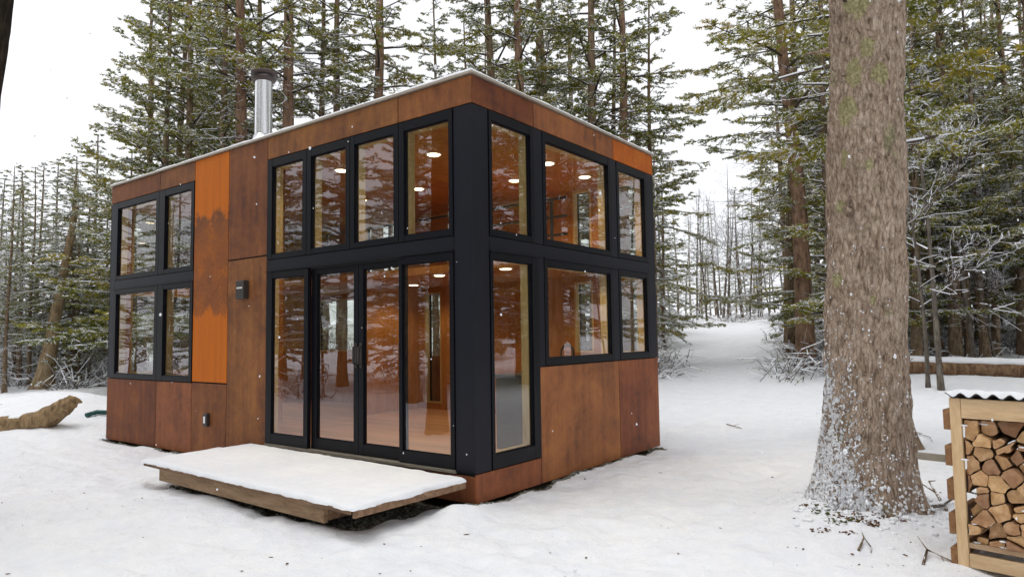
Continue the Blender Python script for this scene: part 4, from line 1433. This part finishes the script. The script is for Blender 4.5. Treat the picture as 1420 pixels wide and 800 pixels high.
def add_branch(F, p0, az, pitch, L, droop, upturn, twig_len, twig_step, r, tint0, snow, nlen, nwid, nstep, per, flat, leaf_from=0.22):
    n = 8
    t = np.linspace(0, 1, n + 1)
    ang = pitch - droop * t + upturn * t ** 3
    dz = np.sin(ang); dh = np.cos(ang)
    wig = np.cumsum(F.r.normal(0, 0.06, n + 1))
    dirs = np.stack([np.cos(az + wig) * dh, np.sin(az + wig) * dh, dz], 1)
    P = np.vstack([p0[None], p0 + np.cumsum(dirs[:-1] * (L / n), 0)])
    rad = r * (1 - 0.85 * t)
    F.rods(P[:-1], P[1:], rad[:-1], rad[1:], 2, F.r.uniform(0.1, 0.6))
    if snow > 0:
        kp = F.r.random(n) < 0.25 + snow * 0.7
        F.ribbon(P[:-1][kp], P[1:][kp], np.maximum(rad[:-1], 0.012)[kp] * 1.15, np.maximum(rad[1:], 0.010)[kp] * 1.15, rad[:-1][kp] * 0.4)
    # side twigs
    m = max(4, int(L * (1 - leaf_from) / twig_step))
    s = np.sort(F.r.uniform(leaf_from, 1.0, m))
    base = np.stack([np.interp(s, t, P[:, k]) for k in range(3)], 1)
    dd = np.stack([np.interp(s, t, dirs[:, k]) for k in range(3)], 1)
    side = np.where(np.arange(m) % 2 == 0, 1.0, -1.0)
    hor = unit(np.cross(dd, np.array([[0, 0, 1.0]]))) * side[:, None]
    spread = F.r.uniform(0.6, 1.25, m)[:, None]
    td = unit(dd + hor * spread + np.array([[0, 0, 1.0]]) * F.r.normal(-0.05, 0.20, m)[:, None])
    tl = twig_len * F.r.uniform(0.5, 1.15, m) * (1.05 - 0.62 * s) * np.minimum(1, 0.45 + (s - leaf_from) * 2.2)
    q = base + td * tl[:, None]
    q[:, 2] -= tl * 0.10
    F.rods(base, q, 0.0055, 0.002, 2, F.r.uniform(0, 0.5))
    tint = np.clip(tint0 + F.r.normal(0, 0.13, m), 0, 1)
    F.needles(base, q, nstep, nlen, nwid, tint, flat, per, 0.05 + 0.22 * snow)
    # second order twigs
    for _ in range(2):
        u = F.r.uniform(0.25, 0.85, m)
        b2 = base + (q - base) * u[:, None]
        d2 = unit(td + unit(np.cross(td, np.array([[0, 0, 1.0]]))) * F.r.choice([-1, 1], m)[:, None] * 0.9)
        l2 = tl * F.r.uniform(0.3, 0.55, m)
        q2 = b2 + d2 * l2[:, None]; q2[:, 2] -= l2 * 0.1
        F.needles(b2, q2, nstep, nlen * 0.9, nwid, tint, flat, per, 0.05 + 0.22 * snow)
        k2 = F.r.random(m) < snow * 0.7
        F.ribbon(b2[k2], q2[k2], F.r.uniform(0.010, 0.026, k2.sum()), 0.006, 0.012)
    kp = F.r.random(m) < snow
    F.ribbon(base[kp], q[kp], F.r.uniform(0.014, 0.034, kp.sum()), F.r.uniform(0.006, 0.016, kp.sum()), 0.012)


def dead_branch(F, p0, az, pitch, L, r, snow, depth=2):
    n = 6
    d = np.array([math.cos(az) * math.cos(pitch), math.sin(az) * math.cos(pitch), math.sin(pitch)])
    P = [p0]
    for k in range(n):
        d = unit(d + F.r.normal(0, 0.13, 3) + np.array([0, 0, -0.02]))
        P.append(P[-1] + d * L / n)
    P = np.array(P); rad = np.linspace(r, r * 0.3, n + 1)
    F.rods(P[:-1], P[1:], rad[:-1], rad[1:], 2, F.r.uniform(0.2, 0.9))
    kp = F.r.random(n) < snow
    F.ribbon(P[:-1][kp], P[1:][kp], np.maximum(rad[:-1], 0.007)[kp] * 1.2, np.maximum(rad[1:], 0.006)[kp] * 1.2, rad[:-1][kp] * 0.5)
    if depth > 0:
        for k in range(2, n + 1):
            for _ in range(2 if F.r.random() < 0.6 else 1):
                a2 = math.atan2(d[1], d[0]) + F.r.choice([-1, 1]) * F.r.uniform(0.5, 1.1)
                dead_branch(F, P[k], a2, pitch + F.r.normal(0, 0.3), L * F.r.uniform(0.25, 0.45), rad[k] * 0.65, snow, depth - 1)


def conifer(seed, H, r0, crown_base, Lbase, Ltop, n_br, pitch, droop, upturn, twig, snow, tint, nlen=0.13, nwid=0.033, nstep=0.042, per=3, flat=0.55, dead=0, dead_lo=1.5, bark_='bark', flare=0.35, top_power=1.0, lean=(0, 0), tstep=0.10):
    F = Foliage(seed)
    tm_, _, _ = trunk_mesh('trunk', H, r0, 0.02, flare, 46, 16, seed, bark_, lean, 0.016, 5, 0.05, 0.3)
    phi = F.r.random() * 6
    for k in range(n_br):
        u = (k + F.r.random()) / n_br
        h = crown_base + (H * 0.985 - crown_base) * u ** (1.25 if H > 13 else 0.88)
        L = (Ltop + (Lbase - Ltop) * (1 - u) ** top_power) * F.r.uniform(0.6, 1.15)
        phi += 2.4 + F.r.normal(0, 0.35)
        rt = r0 * (1 - h / H)
        p0 = np.array([math.cos(phi) * rt * 0.6 + lean[0] * h, math.sin(phi) * rt * 0.6 + lean[1] * h, h])
        add_branch(F, p0, phi, pitch + F.r.normal(0, 0.14) + 0.5 * u, L, droop * F.r.uniform(0.6, 1.4), upturn, twig * (0.5 + 0.5 * L / Lbase), tstep,
                   0.012 + 0.010 * L, np.clip(tint + F.r.normal(0, 0.10), 0, 1), snow * F.r.uniform(0.6, 1.3), nlen, nwid, nstep, per, flat)
    for k in range(dead):
        h = F.r.uniform(dead_lo, crown_base + 1.5); az = F.r.random() * 6.283
        dead_branch(F, np.array([lean[0] * h, lean[1] * h, h]), az, F.r.normal(0.0, 0.22), F.r.uniform(0.7, 2.4), 0.016, 0.35 + snow * 0.4, 1)
    return tm_, F.mesh('crown', CM), H


def bare_tree(seed, H, r0, lean, snow=0.7, spread=0.7, n_main=12, first=0.25):
    F = Foliage(seed)
    tm_, _, _ = trunk_mesh('trunk', H, r0, 0.012, 0.25, 34, 10, seed, 'bark_grey', lean, 0.006, 5, 0.08, 0.2)
    for k in range(n_main):
        u = first + (1 - first) * (k + F.r.random()) / n_main
        h = H * u * 0.97; az = F.r.random() * 6.283
        dead_branch(F, np.array([lean[0] * h, lean[1] * h, h]), az, F.r.uniform(0.2, 0.9), H * spread * 0.38 * (1.15 - u) * F.r.uniform(0.6, 1.2) + 0.4, max(0.008, r0 * (1 - u) * 0.5), snow, 2)
    return tm_, F.mesh('crown', ['needles', 'twig_snow', 'twig']), H


PROTO = {
    'pine_a': conifer(101, 19, 0.21, 4.4, 3.9, 0.6, 74, 0.10, 0.30, 0.35, 0.85, 0.42, 0.55, dead=16),
    'pine_b': conifer(102, 20, 0.23, 5.4, 4.0, 0.7, 68, 0.15, 0.40, 0.30, 0.85, 0.38, 0.62, dead=18, bark_='bark_red', lean=(0.01, 0.0)),
    'pine_c': conifer(103, 18, 0.17, 3.8, 3.4, 0.5, 74, 0.05, 0.35, 0.35, 0.80, 0.45, 0.50, dead=12, lean=(-0.015, 0.01)),
    'pine_high': conifer(109, 21, 0.225, 8.2, 3.6, 0.7, 46, 0.12, 0.40, 0.30, 0.85, 0.42, 0.58, dead=30, dead_lo=3.0, bark_='bark_red'),
    'pine_tall': conifer(110, 20, 0.20, 7.0, 3.4, 0.6, 48, 0.10, 0.40, 0.30, 0.80, 0.42, 0.55, dead=26, dead_lo=3.0, lean=(0.012, -0.01)),
    'low_pine': conifer(104, 16, 0.18, 1.5, 4.1, 0.4, 98, 0.08, 0.36, 0.42, 0.90, 0.45, 0.60, dead=8, dead_lo=0.8),
    'spruce_a': conifer(105, 12, 0.13, 0.5, 2.6, 0.15, 100, 0.0, 0.45, 0.30, 0.62, 0.45, 0.42, nlen=0.11, flat=0.5),
    'spruce_b': conifer(106, 9.5, 0.11, 0.4, 2.1, 0.12, 88, -0.05, 0.50, 0.25, 0.52, 0.70, 0.42, nlen=0.10, flat=0.5),
    'fir_small': conifer(107, 5.2, 0.06, 0.25, 1.3, 0.08, 70, -0.05, 0.35, 0.2, 0.38, 0.7, 0.55, nlen=0.085, nwid=0.024, flat=0.5, tstep=0.09),
    'snow_spruce': conifer(108, 11, 0.12, 0.6, 2.3, 0.15, 84, -0.10, 0.45, 0.2, 0.52, 0.95, 0.38, nlen=0.10, flat=0.5),
    'bare_a': bare_tree(201, 9.0, 0.075, (0.05, 0.02), 0.75, 0.75, 12),
    'bare_b': bare_tree(202, 7.0, 0.055, (-0.10, 0.03), 0.8, 0.8, 11),
    'bare_c': bare_tree(203, 11.0, 0.09, (0.02, -0.04), 0.7, 0.65, 13, 0.3),
    'sapling': bare_tree(204, 3.2, 0.022, (0.06, 0.05), 0.85, 1.1, 9, 0.1),
}
KIND = {'pine_high': 'pine_tree', 'pine_tall': 'pine_tree', 'pine_a': 'pine_tree', 'pine_b': 'pine_tree', 'pine_c': 'pine_tree', 'low_pine': 'pine_tree', 'spruce_a': 'spruce_tree', 'spruce_b': 'spruce_tree',
        'fir_small': 'fir_tree', 'snow_spruce': 'spruce_tree', 'bare_a': 'bare_tree', 'bare_b': 'bare_tree', 'bare_c': 'bare_tree', 'sapling': 'sapling'}
CATS = {'pine_tree': 'pine tree', 'spruce_tree': 'spruce tree', 'fir_tree': 'fir tree', 'bare_tree': 'bare tree', 'sapling': 'sapling'}


def plant(key, x, y, scale, rz, label, group, tilt=0.0, sz=None):
    tm_, cm_, H = PROTO[key]
    nm = KIND[key]
    o = bpy.data.objects.new(nm, None); COL.objects.link(o)
    o.location = (x, y, gh(x, y) - 0.02)
    o.rotation_euler = (Matrix.Rotation(tilt, 3, Vector(CF)) @ Matrix.Rotation(rz, 3, 'Z')).to_euler()
    o.scale = (scale, scale, sz or scale)
    tag(o, label, CATS[nm], group)
    link('trunk', tm_, o); link('crown', cm_, o)
    return o


def plant_px(key, px, depth, scale, label, group, tilt=0.0, rz=None, sz=None):
    x, y = at_depth(px, depth)
    # lean in the picture plane: turn about the view axis
    return plant(key, x, y, scale, random.uniform(0, 6.28) if rz is None else rz, label, group, tilt, sz)


random.seed(12)
# crown of the thick pine, all above the frame
link('crown', PROTO['pine_a'][1], pine, (0.1, 0, 3.0))

# tall trunks rising behind the roof
G1 = 'tall pines behind the cabin'
ROOF = [(305, 24, 0.72, 'pine_c', 'slim dark pine rising behind the cabin well left of the chimney'),
        (328, 19.5, 1.08, 'pine_high', 'stout brown pine rising behind the cabin just left of the chimney'),
        (352, 23, 0.95, 'pine_tall', 'pine trunk rising directly behind the chimney'),
        (400, 19.5, 1.06, 'pine_high', 'stout brown pine rising behind the cabin just right of the chimney'),
        (448, 22, 0.85, 'pine_tall', 'left of two close pines rising behind the cabin roof'),
        (473, 21.5, 0.95, 'pine_tall', 'right of two close pines rising behind the cabin roof'),
        (528, 20.5, 1.02, 'pine_high', 'straight thick pine behind the middle of the long roof edge'),
        (605, 24, 0.80, 'pine_c', 'slim pine with bare side branches behind the long roof edge'),
        (731, 21, 0.98, 'pine_high', 'straight reddish pine behind the cabin front corner'),
        (808, 29, 0.75, 'pine_tall', 'slim far pine behind the end wall roof edge'),
        (873, 21.5, 0.93, 'pine_high', 'thick pine behind the orange fascia sheet'),
        (906, 22.5, 0.66, 'pine_tall', 'thin pine standing right behind the cabin far corner')]
for px, dep, sc_, key, lab in ROOF:
    plant_px(key, px, dep, sc_, lab, G1, tilt=0.02 if px == 906 else random.uniform(-0.01, 0.01), sz=sc_ * 0.95 + 0.05)

# right of the path
plant_px('pine_high', 1120, 22.0, 1.36, 'thick reddish pine at the path edge left of the snow plastered pine', None, tilt=-0.035, sz=1.0)
plant_px('pine_tall', 1096, 26.0, 1.22, 'pine leaning behind the thick reddish pine at the path edge', None, tilt=0.03, sz=1.0)
x, y = at_depth(1256, 10.0)
st = trunk_mesh('trunk', 8, 0.16, 0.10, 0.9, 60, 22, 44, 'bark', (0, 0), 0.012, 5, 0.01, 0.15)[0]
o = thing('pine_tree', 'narrow pine trunk half hidden right behind the thick snow plastered pine', 'pine tree', (*[float(v) for v in at_depth(1236, 10.2)], 0.0))
o.location.z = gh(o.location.x, o.location.y) - 0.02
link('trunk', st, o)
link('crown', PROTO['pine_c'][1], o, (0, 0, 1.0)).scale = (0.8, 0.8, 0.9)

# dark trunk at the left edge
lx, ly = at_depth(-84, 6.6)
dk = thing('pine_tree', 'near black pine trunk standing alone close by, left of the drift log', 'pine tree', (lx, ly, gh(lx, ly)))
link('trunk', trunk_mesh('trunk', 9, 0.17, 0.13, 0.3, 60, 28, 77, 'bark_dark', tuple(0.085 * CR[:2]), 0.014, 5, 0.02, 0.2)[0], dk)
link('crown', PROTO['pine_c'][1], dk, (0.5, 0.4, 5.2)).scale = (0.6, 0.6, 0.8)

# left woods edge
x, y = at_depth(63, 22.5)
pl = thing('pine_tree', 'pale leaning trunk in the woods edge above the drift log', 'pine tree', (x, y, gh(x, y)))
link('trunk', trunk_mesh('trunk', 6.2, 0.25, 0.08, 0.5, 60, 22, 78, 'bark_pale', tuple(0.14 * CR[:2]), 0.014, 5, 0.03, 0.2)[0], pl)
o = link('crown', PROTO['spruce_b'][1], pl, (0.14 * CR[0] * 4, 0.14 * CR[1] * 4, 2.6)); o.scale = (0.85, 0.85, 0.5)
G2 = 'trees along the woods edge left of the cabin'
for px, dep, sc_, key, lab, tl in ((97, 24.5, 0.85, 'pine_a', 'upright dark trunk beside the pale leaning trunk', 0.0),
                                   (124, 23, 0.42, 'bare_c', 'thin crooked trunk by the cabin far corner', 0.03),
                                   (41, 24, 0.45, 'pine_c', 'thin trunk left of the pale leaning trunk', 0.01),
                                   (28, 25, 0.4, 'pine_a', 'thin dark trunk near the left woods edge', -0.01),
                                   (8, 22, 0.42, 'pine_c', 'trunk standing behind the near black pine', 0.0)):
    plant_px(key, px, dep, sc_, lab, G2, tilt=tl, sz=min(sc_, 0.44) if px < 100 else min(sc_, 0.8))

# fills: px range, depth range, count, kinds, scale range, label, group
FILL = [
    # left: low snowy trees, open sky above
    (-200, 80, 27, 40, 14, ('snow_spruce', 'spruce_b', 'fir_small'), (0.6, 0.85), 'snow laden spruce in the low woods left of the cabin', 'low snowy trees left of the cabin'),
    (-200, 130, 36, 60, 16, ('bare_a', 'snow_spruce', 'bare_c'), (0.7, 1.0), 'frosted tree deep in the woods left of the cabin', 'deep frosted trees left of the cabin'),
    (-60, 150, 22, 30, 10, ('fir_small', 'bare_b', 'sapling', 'fir_small'), (0.7, 1.1), 'young snow dusted tree at the left woods edge', 'young trees at the left woods edge'),
    (-40, 140, 23.5, 29, 9, ('snow_spruce', 'spruce_b', 'spruce_b'), (0.62, 0.85), 'full snow laden spruce at the woods edge behind the drift log', 'spruces behind the drift log'),
    (95, 170, 24, 32, 4, ('spruce_b', 'snow_spruce'), (0.8, 1.0), 'mid sized spruce between the drift log and the cabin far corner', 'spruces at the cabin far corner'),
    # big green mass left of the chimney
    (195, 320, 19, 27, 6, ('low_pine',), (0.85, 1.1), 'dense green pine behind the cabin left half', 'dense pines behind the cabin'),
    (190, 340, 30, 50, 8, ('pine_a', 'low_pine', 'snow_spruce'), (0.9, 1.15), 'tall far pine behind the cabin left half', 'far pines behind the cabin'),
    # behind the roof: thinner, sky shows
    (350, 640, 32, 52, 7, ('pine_a', 'bare_c', 'snow_spruce', 'bare_a'), (0.8, 1.0), 'far pine seen between the trunks behind the cabin roof', 'far pines behind the cabin'),
    (640, 860, 20, 34, 9, ('low_pine', 'pine_a', 'low_pine', 'spruce_a'), (0.85, 1.15), 'green pine behind the cabin end wall', 'dense pines behind the cabin'),
    # end of the path
    (880, 925, 27, 42, 6, ('spruce_a', 'spruce_b', 'snow_spruce'), (0.7, 0.95), 'green conifer beside the path past the cabin', 'conifers by the path'),
    (920, 1090, 46, 70, 20, ('snow_spruce', 'bare_c', 'spruce_b', 'bare_a'), (0.75, 1.0), 'snow whitened tree where the path meets the woods', 'trees where the path ends'),
    (960, 1075, 41, 48, 12, ('bare_c', 'bare_a', 'fir_small', 'bare_b'), (0.7, 1.1), 'slender bare tree at the end of the path', 'trees where the path ends'),
    (1095, 1170, 29, 46, 7, ('pine_a', 'spruce_a', 'spruce_a'), (0.85, 1.1), 'tall conifer behind the leaning pines at the path', 'conifers by the path'),
    # right woods: dark and dense
    (1140, 1620, 22, 34, 20, ('low_pine', 'spruce_a', 'low_pine', 'pine_a'), (0.85, 1.1), 'dark dense conifer in the woods behind the fallen log', 'dense conifers behind the fallen log'),
    (1150, 1600, 34, 55, 14, ('spruce_a', 'pine_a', 'low_pine'), (0.95, 1.2), 'far conifer deep behind the fallen log', 'far conifers behind the fallen log'),
    (1255, 1500, 14, 22, 8, ('bare_a', 'bare_b', 'bare_c'), (0.6, 0.9), 'bare snow lined tree between the rack and the fallen log', 'bare trees near the fallen log'),
    (1235, 1500, 21, 28, 11, ('pine_c', 'pine_a'), (0.6, 1.0), 'brown trunk rising straight behind the fallen log', 'trunks behind the fallen log'),
    (1230, 1480, 21, 27, 10, ('fir_small', 'sapling', 'fir_small'), (0.6, 1.0), 'young tree in the undergrowth behind the fallen log', 'young trees behind the fallen log'),
]


def blocked(x, y):
    if -9.6 < x < 1.2 and -3.5 < y < 6.6: return True
    if math.hypot(x - PINE[0], y - PINE[1]) < 2.5: return True
    return False


for (a, b_, d0, d1, n_, kinds, (s0, s1), lab, grp) in FILL:
    for k in range(n_):
        for _ in range(20):
            px = a + (b_ - a) * (k + random.random()) / n_
            dep = random.uniform(d0, d1)
            x, y = at_depth(px, dep)
            if not blocked(x, y): break
        sc_ = random.uniform(s0, s1)
        plant(kinds[k % len(kinds)] if random.random() < 0.7 else random.choice(kinds), x, y, sc_, random.uniform(0, 6.28), lab, grp, random.uniform(-0.035, 0.035))

# woods on the camera's side of the clearing, mirrored in the glass
MIR = 'woods mirrored in the cabin glass'
for k in range(30):
    u = (k + random.random()) / 30
    x = -4 - 24 * u + random.uniform(-2, 2); y = -15.5 + 9.5 * u + random.uniform(-4.5, 0.5)
    key = ('low_pine', 'bare_a', 'spruce_a', 'low_pine', 'bare_c', 'snow_spruce')[k % 6]
    plant(key, x, y, random.uniform(0.8, 1.1), random.uniform(0, 6.28), 'tree of the near woods mirrored in the long glass front', MIR)
for k in range(26):
    u = ((k * 0.618) % 1.0)
    x = 8 + 12 * u + random.uniform(-1.5, 1.5); y = 17 - 12 * u + random.uniform(-1.5, 3)
    key = ('low_pine', 'bare_a', 'pine_c', 'low_pine')[k % 4]
    plant(key, x, y, random.uniform(0.8, 1.1), random.uniform(0, 6.28), 'tree of the near woods mirrored in the end wall glass', MIR)
for (x, y, s_) in ((7.5, -10.5, 1.05), (1.5, -12.0, 1.0), (-4.5, -9.5, 0.95), (5.0, -14.5, 1.1), (-8.5, -7.5, 1.0)):  # pines added out of view, their crowns dim the sky over the near snow
    plant('pine_a' if s_ > 0.97 else 'pine_b', x, y, s_, random.uniform(0, 6.28), 'tall pine added out of view to shade the near snow of the clearing', MIR)
for k in range(14):
    a = R(random.uniform(95, 215)); d = random.uniform(16, 28)
    plant(random.choice(('low_pine', 'pine_a', 'spruce_a')), 2 + d * math.sin(a), -3 + d * math.cos(a), random.uniform(0.8, 1.1), random.uniform(0, 6.28), 'tree standing across the clearing from the glass doors', MIR)

# ------------------------------------------------------------------ undergrowth: snow laden brush on the woods floor
F = Foliage(900)
cl = []
for _ in range(6000):
    px = rng.uniform(-150, 1560); dep = rng.uniform(19.5, 42)
    if 930 < px < 1085 and dep < 40: continue
    x, y = at_depth(px, dep)
    if blocked(x, y): continue
    if px < 160 and dep < 21.5: continue
    if px > 1240 and dep < 22: continue
    if 160 < px < 905 and rng.random() < 0.75: continue
    cl.append((x, y))
    if len(cl) >= 620: break
for _ in range(70):
    a = R(rng.uniform(100, 285)); d = rng.uniform(12, 20)
    cl.append((1 + d * math.sin(a), -5 + d * math.cos(a)))
for (x, y) in cl:
    z = gh(x, y); n_ = int(rng.integers(12, 30)); R0 = rng.uniform(0.35, 0.9)
    a = rng.random(n_) * 6.283; el = rng.uniform(0.1, 1.2, n_); L = R0 * rng.uniform(0.5, 1.4, n_)
    p = np.stack([x + rng.normal(0, 0.3, n_), y + rng.normal(0, 0.3, n_), np.full(n_, z - 0.05)], 1)
    d = np.stack([np.cos(a) * np.cos(el), np.sin(a) * np.cos(el), np.sin(el)], 1)
    q = p + d * L[:, None]
    e = q + (d + np.stack([rng.normal(0, .5, n_), rng.normal(0, .5, n_), -0.6 + rng.normal(0, .3, n_)], 1)) * (L * 0.5)[:, None]
    F.rods(p, q, 0.012, 0.007, 2, rng.uniform(0.2, 1)); F.rods(q, e, 0.007, 0.003, 2, rng.uniform(0.2, 1))
    k = rng.random(n_) < 0.75
    F.ribbon(p[k] + (q - p)[k] * 0.3, q[k], 0.016, 0.022, 0.01); k = rng.random(n_) < 0.75
    F.ribbon(q[k], e[k], 0.022, 0.012, 0.01)
    if rng.random() < 0.3:
        F.needles(q, e, 0.05, 0.08, 0.02, np.full(n_, rng.uniform(0.3, 0.8)), 0.5, 3, 0.3)
und = link('undergrowth', F.mesh('undergrowth', CM))
tag(und, 'tangle of snow laden twigs and brush on the woods floor', 'undergrowth', kind='stuff')
